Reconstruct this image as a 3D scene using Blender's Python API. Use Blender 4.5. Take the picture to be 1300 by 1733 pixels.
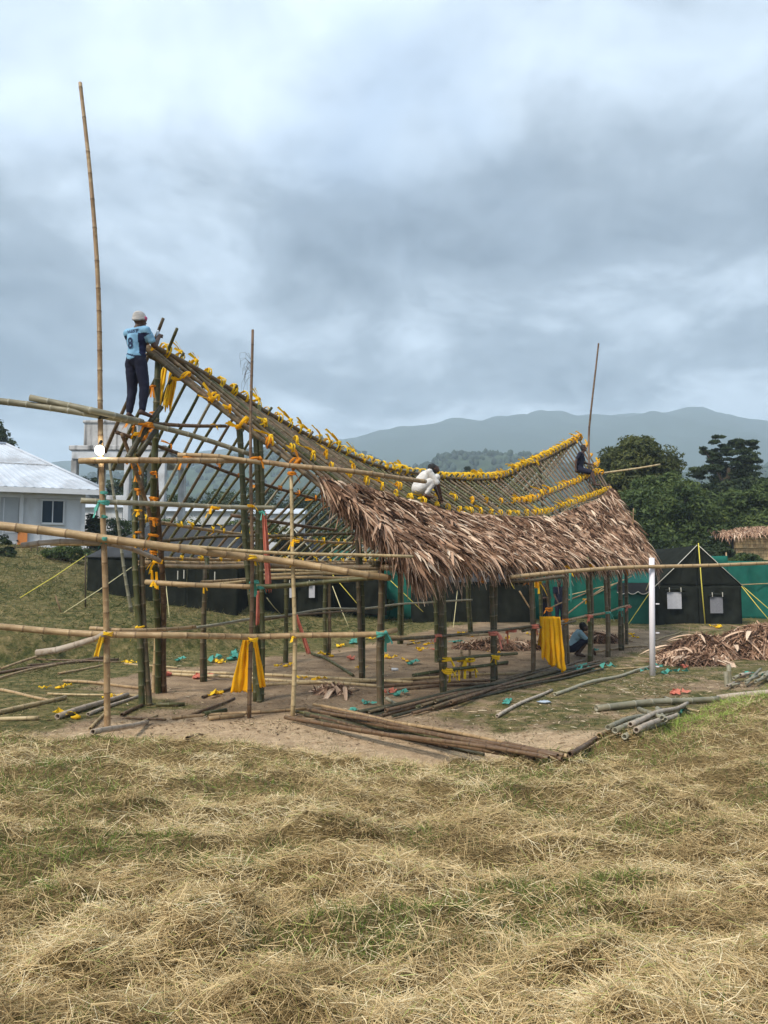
import bpy, bmesh, math, random
import numpy as np
from mathutils import Vector, Matrix, Quaternion
from mathutils.bvhtree import BVHTree
for o in list(bpy.data.objects): bpy.data.objects.remove(o)
S = bpy.context.scene
C = S.collection
random.seed(7); RNG = np.random.default_rng(7)
R = math.radians

# ------------------------------------------------------------------ camera
CAMZ = 2.2; PITCH = 4.64
cam = bpy.data.cameras.new('camera'); camo = bpy.data.objects.new('camera', cam); C.objects.link(camo)
camo.location = (0, 0, CAMZ); camo.rotation_euler = (R(90 + PITCH), 0, 0)
cam.sensor_fit = 'VERTICAL'; cam.sensor_height = 36; cam.lens = 26
cam.clip_start = .1; cam.clip_end = 8000
S.camera = camo
# ------------------------------------------------------------------ world (overcast)
SUN_EL, SUN_AZ = 46, 222          # azimuth measured clockwise from +Y: behind the camera, left
w = bpy.data.worlds.new('World'); S.world = w; w.use_nodes = True
def build_world():
    nt = w.node_tree; nt.nodes.clear(); N = nt.nodes.new; L = nt.links.new
    out = N('ShaderNodeOutputWorld'); bg = N('ShaderNodeBackground'); bg.inputs[1].default_value = .1
    L(bg.outputs[0], out.inputs[0])
    sky = N('ShaderNodeTexSky'); sky.sky_type = 'NISHITA'; sky.sun_disc = False
    sky.sun_elevation = R(SUN_EL); sky.sun_rotation = R(SUN_AZ)
    tc = N('ShaderNodeTexCoord'); sep = N('ShaderNodeSeparateXYZ'); L(tc.outputs['Generated'], sep.inputs[0])
    def math_(op, a, b=None, c=None, clamp=False):
        m = N('ShaderNodeMath'); m.operation = op; m.use_clamp = clamp
        for i, v in enumerate((a, b, c)):
            if v is None: continue
            if isinstance(v, (int, float)): m.inputs[i].default_value = v
            else: L(v, m.inputs[i])
        return m.outputs[0]
    z = math_('MAXIMUM', sep.outputs[2], 0.0)
    zz = math_('ADD', z, .28)
    comb = N('ShaderNodeCombineXYZ')
    L(math_('DIVIDE', sep.outputs[0], zz), comb.inputs[0]); L(math_('DIVIDE', sep.outputs[1], zz), comb.inputs[1])
    def noise(scale, detail, off, rough=.55, dist=0.0):
        mp = N('ShaderNodeMapping'); L(comb.outputs[0], mp.inputs[0]); mp.inputs['Location'].default_value = off
        n = N('ShaderNodeTexNoise'); n.inputs['Scale'].default_value = scale; n.inputs['Detail'].default_value = detail
        n.inputs['Roughness'].default_value = rough; n.inputs['Distortion'].default_value = dist
        L(mp.outputs[0], n.inputs[0]); return n.outputs[0]
    def ramp(fac, stops, interp='EASE'):
        r = N('ShaderNodeValToRGB'); r.color_ramp.interpolation = interp
        e = r.color_ramp.elements
        e[0].position, e[0].color = stops[0][0], (*[stops[0][1]]*3, 1) if not isinstance(stops[0][1], tuple) else (*stops[0][1], 1)
        e[1].position, e[1].color = stops[-1][0], (*[stops[-1][1]]*3, 1) if not isinstance(stops[-1][1], tuple) else (*stops[-1][1], 1)
        for p, v in stops[1:-1]:
            x = e.new(p); x.color = (*[v]*3, 1) if not isinstance(v, tuple) else (*v, 1)
        L(fac, r.inputs[0]); return r.outputs[0]
    big = noise(1.25, 8, (4.75, 1.3, 0), .56, .25)
    med = noise(2.6, 8, (7.9, 2.2, 1), .60, .35)
    # elevation profile of the cloud deck: a darker rain band low down, brighter above and under it
    wob = math_('ADD', z, math_('MULTIPLY', math_('SUBTRACT', med, .5), .12))
    band = ramp(wob, [(0, .12), (.13, .15), (.20, .34), (.26, .92), (.36, .92), (.45, .66), (.54, .36), (.66, .18), (1, .20)], 'LINEAR')
    n1 = ramp(big, [(.36, 0.0), (.62, 1.0)], 'LINEAR')
    n2 = ramp(med, [(.34, 0.0), (.66, 1.0)], 'LINEAR')
    dark = math_('ADD', math_('MULTIPLY', band, math_('ADD', math_('MULTIPLY', n1, .85), .42)), math_('MULTIPLY', math_('SUBTRACT', n2, .5), .60))
    cl = ramp(dark, [(0, (3.0, 3.5, 4.05)), (.28, (2.3, 2.7, 3.15)), (.6, (1.22, 1.48, 1.78)), (1, (.55, .72, .94))], 'LINEAR')
    hole = noise(1.7, 6, (1.4, 5.9, 4), .5, .1)
    hm = ramp(hole, [(.50, 0.0), (.68, .55)], 'LINEAR')
    hz = ramp(z, [(.36, 0.0), (.55, 1.0)], 'LINEAR')
    hmask = math_('MULTIPLY', math_('MULTIPLY', hm, hz), math_('SUBTRACT', 1.0, math_('MULTIPLY', dark, .9, clamp=True)))
    mx = N('ShaderNodeMixRGB'); L(hmask, mx.inputs[0]); L(cl, mx.inputs[1])
    sc = N('ShaderNodeMixRGB'); sc.blend_type = 'MULTIPLY'; sc.inputs[0].default_value = 1; L(sky.outputs[0], sc.inputs[1]); sc.inputs[2].default_value = (.85, .9, .9, 1)
    L(sc.outputs[0], mx.inputs[2]); L(mx.outputs[0], bg.inputs[0])
build_world()
sd = bpy.data.lights.new('sun', 'SUN'); sd.energy = 1.5; sd.angle = R(12); sd.color = (1, .92, .80)
so = bpy.data.objects.new('sun', sd); C.objects.link(so)
_d = Vector((math.sin(R(SUN_AZ))*math.cos(R(SUN_EL)), math.cos(R(SUN_AZ))*math.cos(R(SUN_EL)), math.sin(R(SUN_EL))))
so.rotation_euler = _d.to_track_quat('Z', 'Y').to_euler(); so.location = (-8, -10, 20)
S.view_settings.view_transform = 'Standard'; S.view_settings.look = 'None'
S.view_settings.exposure = 1.78; S.view_settings.gamma = 1; S.view_settings.use_curve_mapping = False
S.render.engine = 'CYCLES'
S.cycles.max_bounces = 6; S.cycles.diffuse_bounces = 3; S.cycles.transparent_max_bounces = 12; S.cycles.volume_bounces = 1

# ------------------------------------------------------------------ measuring helpers
F_ = 1733*26/36
_F = np.array([0, math.cos(R(PITCH)), math.sin(R(PITCH))]); _U = np.array([0, -math.sin(R(PITCH)), math.cos(R(PITCH))])
def ray(px, py):
    return _F + np.array([1, 0, 0])*((px-650)/F_) + _U*((866.5-py)/F_)
def P(px, py, Y):
    d = ray(px, py); return np.array([0, 0, CAMZ]) + d*(Y/d[1])
def sstep(a, b, x):
    t = np.clip((x-a)/(b-a), 0, 1); return t*t*(3-2*t)
_perm = np.random.default_rng(3).random((256, 256))
def vnoise(x, y):
    x = np.asarray(x, float); y = np.asarray(y, float)
    xi = np.floor(x).astype(int); yi = np.floor(y).astype(int); fx = x-xi; fy = y-yi
    fx = fx*fx*(3-2*fx); fy = fy*fy*(3-2*fy)
    g = lambda a, b: _perm[a % 256, b % 256]
    return (g(xi, yi)*(1-fx)+g(xi+1, yi)*fx)*(1-fy)+(g(xi, yi+1)*(1-fx)+g(xi+1, yi+1)*fx)*fy
def fbm(x, y, n=4):
    s = 0; a = .5; t = 0
    for i in range(n):
        s = s+a*vnoise(x*2**i+17.3*i, y*2**i+9.1*i); t += a; a *= .5
    return s/t
# pavilion axes: a = along the long side, o = towards its back
AD = np.array([.575, .818]); AN = np.array([-.818, .575]); AO = np.array([-.05, 12.0])
def pav(a, o, z): q = AO+AD*a+AN*o; return np.array([q[0], q[1], z])
def ao_of(x, y):
    dx = x-AO[0]; dy = y-AO[1]; return dx*AD[0]+dy*AD[1], dx*AN[0]+dy*AN[1]
_bx = [-40, -12, -5.1, -1.8, -.33, 1.94, 3.0, 4.2, 6.75, 12, 40]; _by = [11.5, 10.5, 9.8, 9.05, 8.35, 8.2, 9.3, 10.7, 13.4, 15, 16]
def yb(x): return np.interp(x, _bx, _by)+(fbm(np.asarray(x)*.9+5, np.asarray(x)*0+2, 3)-.5)*.7
def field(x, y): return 1-sstep(-.35, .45, y-yb(x))
def mound(x, y):
    n = fbm(x*1.1+.3*y, y*2.2, 3); m = np.abs(fbm(x*.8+11, y*1.9+4, 4)-.5)*2
    f2 = fbm(x*4.2+.5*y+31, y*6.5, 3); f3 = np.clip(fbm(x*2.3+3, y*3.6+9, 2)-.42, 0, 1)
    return np.clip(n-.35, 0, 1)*.20+(1-m)*.06+(f2-.5)*.15+f3*.28
def height(x, y):
    x = np.asarray(x, float); y = np.asarray(y, float)
    b = yb(x); f = field(x, y)
    hf = .62-.53*np.clip(y/b, -.5, 1.1)
    a, o = ao_of(x, y)
    ob = np.clip(10.7-.36*a, 6.9, 13)+(fbm(x*.35, y*.35+8, 3)-.5)*1.2
    side = 1-sstep(11, 17, a)
    bank = np.interp(a, [-20, 4, 9, 14], [.75, .68, .25, .1])*sstep(-.1, .55, o-ob)
    slope = np.clip((o-ob)*.17, 0, 3.2)
    left = (bank+slope)*side
    rise = .25*sstep(22, 28, y)+2.2*sstep(31, 40, y)
    pad = np.maximum(left, rise)
    pad = np.where(y > 60, pad*(1-sstep(60, 300, y)*1.0), pad)
    pad = pad+(fbm(x*.6, y*.6, 3)-.5)*.10+(fbm(x*2.1+9, y*2.1, 3)-.5)*.035
    return pad*(1-f)+(hf+mound(x, y)*np.clip(1-(y-9)/8, .3, 1))*f
_T = np.geomspace(2.0, 80, 500)
def G(px, py, dz=0.0):
    d = ray(px, py); t = _T
    for k in range(2):
        zt = height(d[0]*t, d[1]*t); hit = np.nonzero(CAMZ+d[2]*t <= zt+dz)[0]
        i = hit[0] if len(hit) else len(t)-1
        t = np.linspace(t[max(i-1, 0)], t[i], 12)
    p = d*t[6]; return np.array([p[0], p[1], float(height(p[0], p[1]))+dz])
def HZ(p, dz=0.0): return np.array([p[0], p[1], float(height(p[0], p[1]))+dz])
# ridge of the roof, measured along the vertical plane o = RO
RO = 2.8
_rp = [(258,590),(269,589),(309,611),(343,635),(363,648),(395,668),(423,685),(454,704),(483,721),(523,744),(561,761),(586,772),(609,781),(629,788),(664,798),(696,804),(748,810),(790,814),(829,812),(861,804),(876,798),(907,784),(937,766),(962,747),(978,742)]
_ra = []; _rz = []
for q in _rp:
    d = ray(*q); s = (RO+AN.dot(AO))/AN.dot(d[:2]); p = d*s
    _ra.append(AD.dot(p[:2]-AO)); _rz.append(CAMZ+p[2])
_ra = np.array(_ra); _rz = np.array(_rz)
for _ in range(2): _rz[1:-1] = .25*_rz[:-2]+.5*_rz[1:-1]+.25*_rz[2:]
RA0, RA1 = _ra[0]-.05, _ra[-1]+.15
def ridge(a): return pav(a, RO, float(np.interp(a, _ra, _rz)))
EA0, EA1 = .25, 14.4
def eave_z(u): return 2.36+.16*u+.25*(2*u-1)**2*.35
def ftop(u): return ridge(RA0+(RA1-RA0)*u)
def feave(u): return pav(EA0+(EA1-EA0)*u, -.40, eave_z(u))
def beave(u):
    a = RA0+(RA1-RA0)*u; return pav(float(np.interp(u, [0, .5, 1], [RA0+.45, 7.0, EA1])), 5.95, 2.42+.1*u)
def bend_w(u): return float(np.interp(RA0+(RA1-RA0)*u, [RA0, RA0+.6, -.2], [.40, .55, 1]))
def froof(u, w): return ftop(u)*(1-w)+feave(u)*w
def broof(u, w): return ftop(u)*(1-w)+beave(u)*w

# ------------------------------------------------------------------ object helpers
def mesh_np(name, V, F, mat=None, col=None, smooth=True, attr='col'):
    V = np.asarray(V, np.float32); F = np.asarray(F, np.int32); k = F.shape[1]
    me = bpy.data.meshes.new(name)
    me.vertices.add(len(V)); me.vertices.foreach_set('co', V.ravel())
    me.loops.add(F.size); me.loops.foreach_set('vertex_index', F.ravel())
    me.polygons.add(len(F)); me.polygons.foreach_set('loop_start', np.arange(0, F.size, k, dtype=np.int32))
    try: me.polygons.foreach_set('loop_total', np.full(len(F), k, np.int32))
    except Exception: pass
    me.polygons.foreach_set('use_smooth', np.full(len(F), smooth, bool))
    if col is not None:
        ca = me.color_attributes.new(attr, 'FLOAT_COLOR', 'POINT')
        c4 = np.ones((len(V), 4), np.float32); c4[:, :3] = col; ca.data.foreach_set('color', c4.ravel())
    me.update(calc_edges=True); me.validate()
    if mat: me.materials.append(mat)
    return me
class MB:
    def __init__(s): s.v = []; s.f = []; s.c = []; s.mi = []
    def add(s, v, f, c=(1, 1, 1), mi=0):
        b = len(s.v); s.v += [tuple(map(float, q)) for q in v]; s.f += [tuple(b+i for i in q) for q in f]; s.c += [c]*len(v); s.mi += [mi]*len(f); return s
    def box(s, c, d, rz=0, col=(1, 1, 1), mi=0, tilt=None):
        x, y, z = [q/2 for q in d]; M = Matrix.Rotation(rz, 3, 'Z')
        if tilt is not None: M = M @ tilt
        v = [Vector(c)+M @ Vector((sx*x, sy*y, sz*z)) for sz in (-1, 1) for sy in (-1, 1) for sx in (-1, 1)]
        return s.add(v, [(0,2,3,1),(4,5,7,6),(0,1,5,4),(2,6,7,3),(0,4,6,2),(1,3,7,5)], col, mi)
    def tube(s, pts, r0, r1=None, n=6, col=(1, 1, 1), mi=0):
        r1 = r0 if r1 is None else r1
        v, f, _ = tube_np(pts, np.linspace(r0, r1, len(pts)), n); return s.add(v, f, col, mi)
    def mesh(s, name, mats, smooth=False):
        me = bpy.data.meshes.new(name); me.from_pydata(s.v, [], s.f)
        ca = me.color_attributes.new('col', 'FLOAT_COLOR', 'POINT')
        c4 = np.ones((len(s.v), 4), np.float32); c4[:, :3] = np.array(s.c).reshape(-1, 3); ca.data.foreach_set('color', c4.ravel())
        for m in (mats if isinstance(mats, (list, tuple)) else [mats]): me.materials.append(m)
        me.polygons.foreach_set('material_index', s.mi); me.polygons.foreach_set('use_smooth', [smooth]*len(s.f))
        me.update(); return me
def tag(o, label=None, cat=None, group=None, kind=None):
    if label: o['label'] = label
    if cat: o['category'] = cat
    if group: o['group'] = group
    if kind: o['kind'] = kind
    return o
def obj(name, me, parent=None, loc=(0, 0, 0), rot=None, scale=None):
    """mesh coordinates are world coordinates minus loc"""
    o = bpy.data.objects.new(name, me); C.objects.link(o)
    l = Vector([float(q) for q in loc])
    if parent is not None:
        o.parent = parent; b = Vector((0, 0, 0)); q = parent
        while q is not None: b += q.location; q = q.parent
        l = l-b
    o.location = l
    if rot is not None: o.rotation_euler = rot
    if scale is not None: o.scale = scale if hasattr(scale, '__len__') else (scale,)*3
    return o
def empty(name, loc, label=None, cat=None, group=None):
    o = bpy.data.objects.new(name, None); C.objects.link(o); o.location = [float(q) for q in loc]; o.empty_display_size = .2
    return tag(o, label, cat, group)
def rebase(me, loc):
    me.transform(Matrix.Translation([-float(q) for q in loc])); return me
def copy_tree(o, parent=None):
    c = o.copy(); C.objects.link(c); c.parent = parent
    for ch in o.children: copy_tree(ch, c)
    return c

def smooth_path(pts, seg):
    pts = np.asarray(pts, float)
    if len(pts) == 2:
        n = max(2, int(np.linalg.norm(pts[1]-pts[0])/seg)+1); return pts[0]+(pts[1]-pts[0])*np.linspace(0, 1, n)[:, None]
    out = []
    E = np.vstack([2*pts[0]-pts[1], pts, 2*pts[-1]-pts[-2]])
    for i in range(1, len(E)-2):
        p0, p1, p2, p3 = E[i-1:i+3]; n = max(2, int(np.linalg.norm(p2-p1)/seg)+1)
        t = np.linspace(0, 1, n, endpoint=False)[:, None]
        out.append(.5*((2*p1)+(-p0+p2)*t+(2*p0-5*p1+4*p2-p3)*t*t+(-p0+3*p1-3*p2+p3)*t**3))
    out.append(pts[-1:]); return np.vstack(out)
def frames(pts):
    pts = np.asarray(pts, float); T = np.gradient(pts, axis=0); T /= np.linalg.norm(T, axis=1)[:, None]+1e-12
    u = np.cross(T[0], [0, 0, 1]); 
    if np.linalg.norm(u) < 1e-3: u = np.cross(T[0], [0, 1, 0])
    u /= np.linalg.norm(u); Us = [u]
    for i in range(1, len(pts)):
        u = Us[-1]-T[i]*np.dot(Us[-1], T[i]); u /= np.linalg.norm(u); Us.append(u)
    Us = np.array(Us); return T, Us, np.cross(T, Us)
def tube_np(pts, r, n=6, cap=True):
    pts = np.asarray(pts, float); T, U, W = frames(pts); a = np.linspace(0, 2*np.pi, n, endpoint=False)
    r = np.asarray(r, float)
    V = pts[:, None]+(U[:, None]*np.cos(a)[None, :, None]+W[:, None]*np.sin(a)[None, :, None])*(r[:, None, None] if r.ndim == 1 else r[:, :, None])
    m = len(pts); V = V.reshape(-1, 3); F = []
    for i in range(m-1):
        for j in range(n):
            F.append((i*n+j, i*n+(j+1) % n, (i+1)*n+(j+1) % n, (i+1)*n+j))
    if cap: F.append(tuple(range(n-1, -1, -1))); F.append(tuple((m-1)*n+j for j in range(n)))
    return V, F, None
def bamboo_mesh(pts, r0, r1, mat, n=8, wob=.010, nodegap=.32, hollow=True):
    pts = smooth_path(pts, .18); L = np.r_[0, np.cumsum(np.linalg.norm(np.diff(pts, axis=0), axis=1))]; tot = L[-1]
    # a little natural sway
    ph = random.random()*6; k = random.uniform(.8, 1.6)
    s, rr, nd = [], [], []
    pos = random.uniform(.05, nodegap)
    marks = []
    while pos < tot-.03:
        marks.append(pos); pos += nodegap*random.uniform(.65, 1.3)
    s.append(0); nd.append(0)
    last = 0
    for m in marks:
        for q, v in ((m-.016, 0), (m-.004, 1), (m+.004, 1), (m+.016, 0)):
            if q > s[-1]+1e-4: s.append(q); nd.append(v)
    if tot > s[-1]+1e-4: s.append(tot); nd.append(0)
    s = np.array(s); nd = np.array(nd, float)
    c = np.stack([np.interp(s, L, pts[:, i]) for i in range(3)], 1)
    amp = min(wob*max(tot, .5), .03)
    c[:, 0] += np.sin(s*k+ph)*amp*np.sin(np.pi*s/tot); c[:, 2] += np.cos(s*k*1.3+ph)*amp*.6*np.sin(np.pi*s/tot); c[:, 1] += np.cos(s*k+ph)*amp*.5*np.sin(np.pi*s/tot)
    r = np.interp(s, [0, tot], [r0, r1])*(1+.10*nd)
    V, Fq, _ = tube_np(c, r, n, cap=False); Fs = list(Fq); m = len(c); ndv = np.repeat(nd, n)
    V = list(V); nv = list(ndv)
    for end, base, sg in ((0, 0, 1), (m-1, (m-1)*n, -1)):
        t = (c[1]-c[0]) if end == 0 else (c[-1]-c[-2]); t = t/np.linalg.norm(t); rr = r[end]
        b = len(V)
        ring = [np.array(V[base+j]) for j in range(n)]
        for j in range(n): V.append(c[end]+(ring[j]-c[end])*.72); nv.append(.4)
        for j in range(n): V.append(c[end]+(ring[j]-c[end])*.62+t*sg*rr*(1.6 if hollow else .05)); nv.append(1.6)
        for j in range(n):
            j2 = (j+1) % n
            q1 = (base+j2, base+j, b+j, b+j2); q2 = (b+j2, b+j, b+n+j, b+n+j2)
            if sg < 0: q1 = q1[::-1]; q2 = q2[::-1]
            Fs += [q1, q2]
        cap = tuple(b+n+j for j in range(n)); Fs.append(cap if sg < 0 else cap[::-1])
    loc = np.array(c[0]); V = np.array(V)-loc
    me = bpy.data.meshes.new('bamboo'); me.from_pydata([tuple(q) for q in V], [], Fs)
    ca = me.color_attributes.new('col', 'FLOAT_COLOR', 'POINT'); c4 = np.ones((len(V), 4), np.float32)
    c4[:, 0] = nv; c4[:, 1] = random.random(); ca.data.foreach_set('color', c4.ravel())
    me.polygons.foreach_set('use_smooth', [True]*len(Fs)); me.materials.append(mat); me.update()
    return me, loc
def bamboo(name, pts, r0, r1=None, mat=None, parent=None, **k):
    me, loc = bamboo_mesh(pts, r0, r0*.85 if r1 is None else r1, mat, **k)
    return obj(name, me, parent, loc)

# ------------------------------------------------------------------ materials
def lerp3(a, b, t): return tuple(x+(y-x)*t for x, y in zip(a, b))
def mat(name, c1, c2=None, scale=6, rough=.8, bump=0.0, detail=5, stretch=None, spec=.3, coords='Object', attr=None, metal=0, trans=0.0, sss=0.0, dirt=None):
    m = bpy.data.materials.new(name); m.use_nodes = True; nt = m.node_tree; N = nt.nodes.new; L = nt.links.new
    b = nt.nodes['Principled BSDF']; b.inputs['Roughness'].default_value = rough; b.inputs['Specular IOR Level'].default_value = spec; b.inputs['Metallic'].default_value = metal
    tc = N('ShaderNodeTexCoord'); mp = N('ShaderNodeMapping'); L(tc.outputs[coords], mp.inputs[0])
    if stretch: mp.inputs['Scale'].default_value = stretch
    n = N('ShaderNodeTexNoise'); n.inputs['Scale'].default_value = scale; n.inputs['Detail'].default_value = detail; n.inputs['Roughness'].default_value = .6; L(mp.outputs[0], n.inputs[0])
    r = N('ShaderNodeValToRGB'); r.color_ramp.elements[0].position = .3; r.color_ramp.elements[1].position = .7
    c2 = c2 or tuple(q*.75 for q in c1)
    r.color_ramp.elements[0].color = (*c2, 1); r.color_ramp.elements[1].color = (*c1, 1); L(n.outputs[0], r.inputs[0])
    colr = r.outputs[0]
    if dirt:
        n2 = N('ShaderNodeTexNoise'); n2.inputs['Scale'].default_value = dirt[1]; n2.inputs['Detail'].default_value = 6
        mp2 = N('ShaderNodeMapping'); L(tc.outputs[coords], mp2.inputs[0]); mp2.inputs['Scale'].default_value = dirt[2] if len(dirt) > 2 else (1, 1, 1); L(mp2.outputs[0], n2.inputs[0])
        rr = N('ShaderNodeValToRGB'); rr.color_ramp.elements[0].position = .48; rr.color_ramp.elements[1].position = .68; L(n2.outputs[0], rr.inputs[0])
        mx = N('ShaderNodeMixRGB'); L(rr.outputs[0], mx.inputs[0]); L(colr, mx.inputs[1]); mx.inputs[2].default_value = (*dirt[0], 1); colr = mx.outputs[0]
    if attr:
        va = N('ShaderNodeVertexColor'); va.layer_name = 'col'
        mx = N('ShaderNodeMixRGB'); mx.blend_type = 'MULTIPLY'; mx.inputs[0].default_value = 1; L(colr, mx.inputs[1]); L(va.outputs[0], mx.inputs[2]); colr = mx.outputs[0]
    L(colr, b.inputs['Base Color'])
    if bump:
        bp = N('ShaderNodeBump'); bp.inputs['Strength'].default_value = bump; bp.inputs['Distance'].default_value = .02; L(n.outputs[0], bp.inputs['Height']); L(bp.outputs[0], b.inputs['Normal'])
    if trans:
        tr = N('ShaderNodeBsdfTranslucent'); L(colr, tr.inputs[0]); ms = N('ShaderNodeMixShader'); ms.inputs[0].default_value = trans
        L(b.outputs[0], ms.inputs[1]); L(tr.outputs[0], ms.inputs[2]); L(ms.outputs[0], nt.nodes['Material Output'].inputs[0])
    return m
def bamboo_mat(name, c1, c2, cn, blotch=None, rough=.5):
    m = bpy.data.materials.new(name); m.use_nodes = True; nt = m.node_tree; N = nt.nodes.new; L = nt.links.new
    b = nt.nodes['Principled BSDF']; b.inputs['Roughness'].default_value = rough; b.inputs['Specular IOR Level'].default_value = .35
    tc = N('ShaderNodeTexCoord'); n = N('ShaderNodeTexNoise'); n.inputs['Scale'].default_value = 5; n.inputs['Detail'].default_value = 6; L(tc.outputs['Object'], n.inputs[0])
    oi = N('ShaderNodeObjectInfo'); ad = N('ShaderNodeMath'); ad.operation = 'MULTIPLY_ADD'; L(oi.outputs['Random'], ad.inputs[0]); ad.inputs[1].default_value = .5; L(n.outputs[0], ad.inputs[2])
    r = N('ShaderNodeValToRGB'); e = r.color_ramp.elements; e[0].position = .45; e[1].position = 1.0; e[0].color = (*c1, 1); e[1].color = (*c2, 1); L(ad.outputs[0], r.inputs[0])
    colr = r.outputs[0]
    if blotch:
        n2 = N('ShaderNodeTexNoise'); n2.inputs['Scale'].default_value = 14; n2.inputs['Detail'].default_value = 4; L(tc.outputs['Object'], n2.inputs[0])
        rr = N('ShaderNodeValToRGB'); rr.color_ramp.elements[0].position = .52; rr.color_ramp.elements[1].position = .7; L(n2.outputs[0], rr.inputs[0])
        mx = N('ShaderNodeMixRGB'); L(rr.outputs[0], mx.inputs[0]); L(colr, mx.inputs[1]); mx.inputs[2].default_value = (*blotch, 1); colr = mx.outputs[0]
    va = N('ShaderNodeVertexColor'); va.layer_name = 'col'; sp = N('ShaderNodeSeparateColor'); L(va.outputs[0], sp.inputs[0])
    mx = N('ShaderNodeMixRGB'); ml = N('ShaderNodeMath'); ml.operation = 'MULTIPLY'; ml.use_clamp = True; L(sp.outputs[0], ml.inputs[0]); ml.inputs[1].default_value = .65
    L(ml.outputs[0], mx.inputs[0]); L(colr, mx.inputs[1]); mx.inputs[2].default_value = (*cn, 1)
    L(mx.outputs[0], b.inputs['Base Color'])
    bp = N('ShaderNodeBump'); bp.inputs['Strength'].default_value = .25; bp.inputs['Distance'].default_value = .006; L(n.outputs[0], bp.inputs['Height']); L(bp.outputs[0], b.inputs['Normal'])
    return m
def attr_mat(name, rough=.7, spec=.2, trans=0.0, noise=0.0, nscale=30):
    m = bpy.data.materials.new(name); m.use_nodes = True; nt = m.node_tree; N = nt.nodes.new; L = nt.links.new
    b = nt.nodes['Principled BSDF']; b.inputs['Roughness'].default_value = rough; b.inputs['Specular IOR Level'].default_value = spec
    va = N('ShaderNodeVertexColor'); va.layer_name = 'col'; colr = va.outputs[0]
    if noise:
        tc = N('ShaderNodeTexCoord'); n = N('ShaderNodeTexNoise'); n.inputs['Scale'].default_value = nscale; n.inputs['Detail'].default_value = 4; L(tc.outputs['Object'], n.inputs[0])
        mr = N('ShaderNodeMapRange'); mr.inputs[3].default_value = 1-noise; mr.inputs[4].default_value = 1+noise; L(n.outputs[0], mr.inputs[0])
        mx = N('ShaderNodeMixRGB'); mx.blend_type = 'MULTIPLY'; mx.inputs[0].default_value = 1; L(colr, mx.inputs[1]); L(mr.outputs[0], mx.inputs[2]); colr = mx.outputs[0]
    L(colr, b.inputs['Base Color'])
    if trans:
        tr = N('ShaderNodeBsdfTranslucent'); L(colr, tr.inputs[0]); ms = N('ShaderNodeMixShader'); ms.inputs[0].default_value = trans
        L(b.outputs[0], ms.inputs[1]); L(tr.outputs[0], ms.inputs[2]); L(ms.outputs[0], nt.nodes['Material Output'].inputs[0])
    return m
M = {}
M['bg'] = bamboo_mat('bamboo_green', (.045, .055, .016), (.105, .098, .036), (.20, .18, .10), (.10, .075, .035))
M['bb'] = bamboo_mat('bamboo_brown', (.075, .042, .022), (.16, .095, .052), (.045, .028, .016), (.20, .14, .075))
M['bt'] = bamboo_mat('bamboo_tan', (.24, .145, .07), (.42, .29, .15), (.10, .055, .025), (.46, .33, .18))
M['bp'] = bamboo_mat('bamboo_pale', (.36, .26, .13), (.52, .40, .22), (.18, .12, .06), (.30, .21, .10))
M['bw'] = bamboo_mat('bamboo_weathered', (.36, .29, .22), (.46, .39, .31), (.2, .15, .11), (.28, .21, .15), .7)
M['bgrey'] = bamboo_mat('bamboo_grey_green', (.17, .155, .10), (.31, .285, .20), (.40, .38, .30), (.24, .21, .14))
M['bd'] = bamboo_mat('bamboo_dark', (.028, .026, .012), (.06, .055, .028), (.11, .10, .06), (.07, .05, .03))
M['br'] = bamboo_mat('bamboo_rafter', (.05, .045, .018), (.17, .12, .068), (.22, .17, .10), (.13, .075, .045))
M['yel'] = mat('yellow_ribbon', (.97, .58, .012), (.92, .47, .006), 9, .75, .1, trans=.35)
M['yel2'] = mat('bright_yellow_ribbon', (.95, .64, .025), (.90, .52, .015), 9, .75, .1, trans=.25)
M['ora'] = mat('amber_ribbon', (.82, .30, .015), (.62, .20, .01), 9, .75, .1, trans=.25)
M['teal'] = mat('teal_ribbon', (.11, .42, .34), (.07, .30, .24), 9, .7, .1, trans=.2)
M['pink'] = mat('coral_ribbon', (.72, .25, .17), (.55, .15, .10), 9, .75, .1, trans=.2)
M['thatch'] = attr_mat('dry_palm_leaf', .75, .15, .12, .25, 25)
M['hay'] = attr_mat('mown_hay', .85, .1, .15)
M['grass'] = attr_mat('green_grass', .7, .2, .25)
M['leaf'] = attr_mat('tree_leaf', .6, .25, .28)
M['bark'] = mat('bark', (.10, .075, .05), (.05, .038, .025), 12, .9, .6)
M['white'] = mat('white_paint', (.66, .67, .69), (.58, .59, .61), 2, .6, .05)
M['pvc'] = mat('white_pipe', (.82, .78, .82), (.72, .68, .70), 3, .45, .03, stretch=(1, 1, .3))
M['wall'] = mat('white_panel_wall', (.66, .68, .71), (.58, .60, .63), 1.2, .6, .05, dirt=((.42, .42, .41), .8, (1, 1, .3)))
M['tin'] = mat('tin_roof_sheet', (.56, .60, .66), (.44, .48, .53), 1.0, .45, .05, dirt=((.33, .34, .36), .7, (1, 1, 1)))
M['conc'] = mat('stained_concrete', (.52, .51, .50), (.36, .35, .34), 2, .9, .3, dirt=((.09, .085, .08), 1.4, (2.2, 2.2, .16)))
M['conc2'] = mat('white_concrete', (.60, .61, .63), (.46, .47, .48), 1.5, .85, .2, dirt=((.22, .21, .2), 1.2, (1, 1, .4)))
M['dark'] = mat('dark_shade_and_parts', (.04, .042, .045), (.03, .03, .033), 4, .8)  # house eave shade put into the colour; also plain dark parts
M['glass'] = mat('window_glass', (.012, .03, .05), (.008, .02, .035), 1, .3, spec=.15)
M['orange'] = mat('orange_panel', (.72, .26, .07), (.64, .21, .05), 2, .6)
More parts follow.
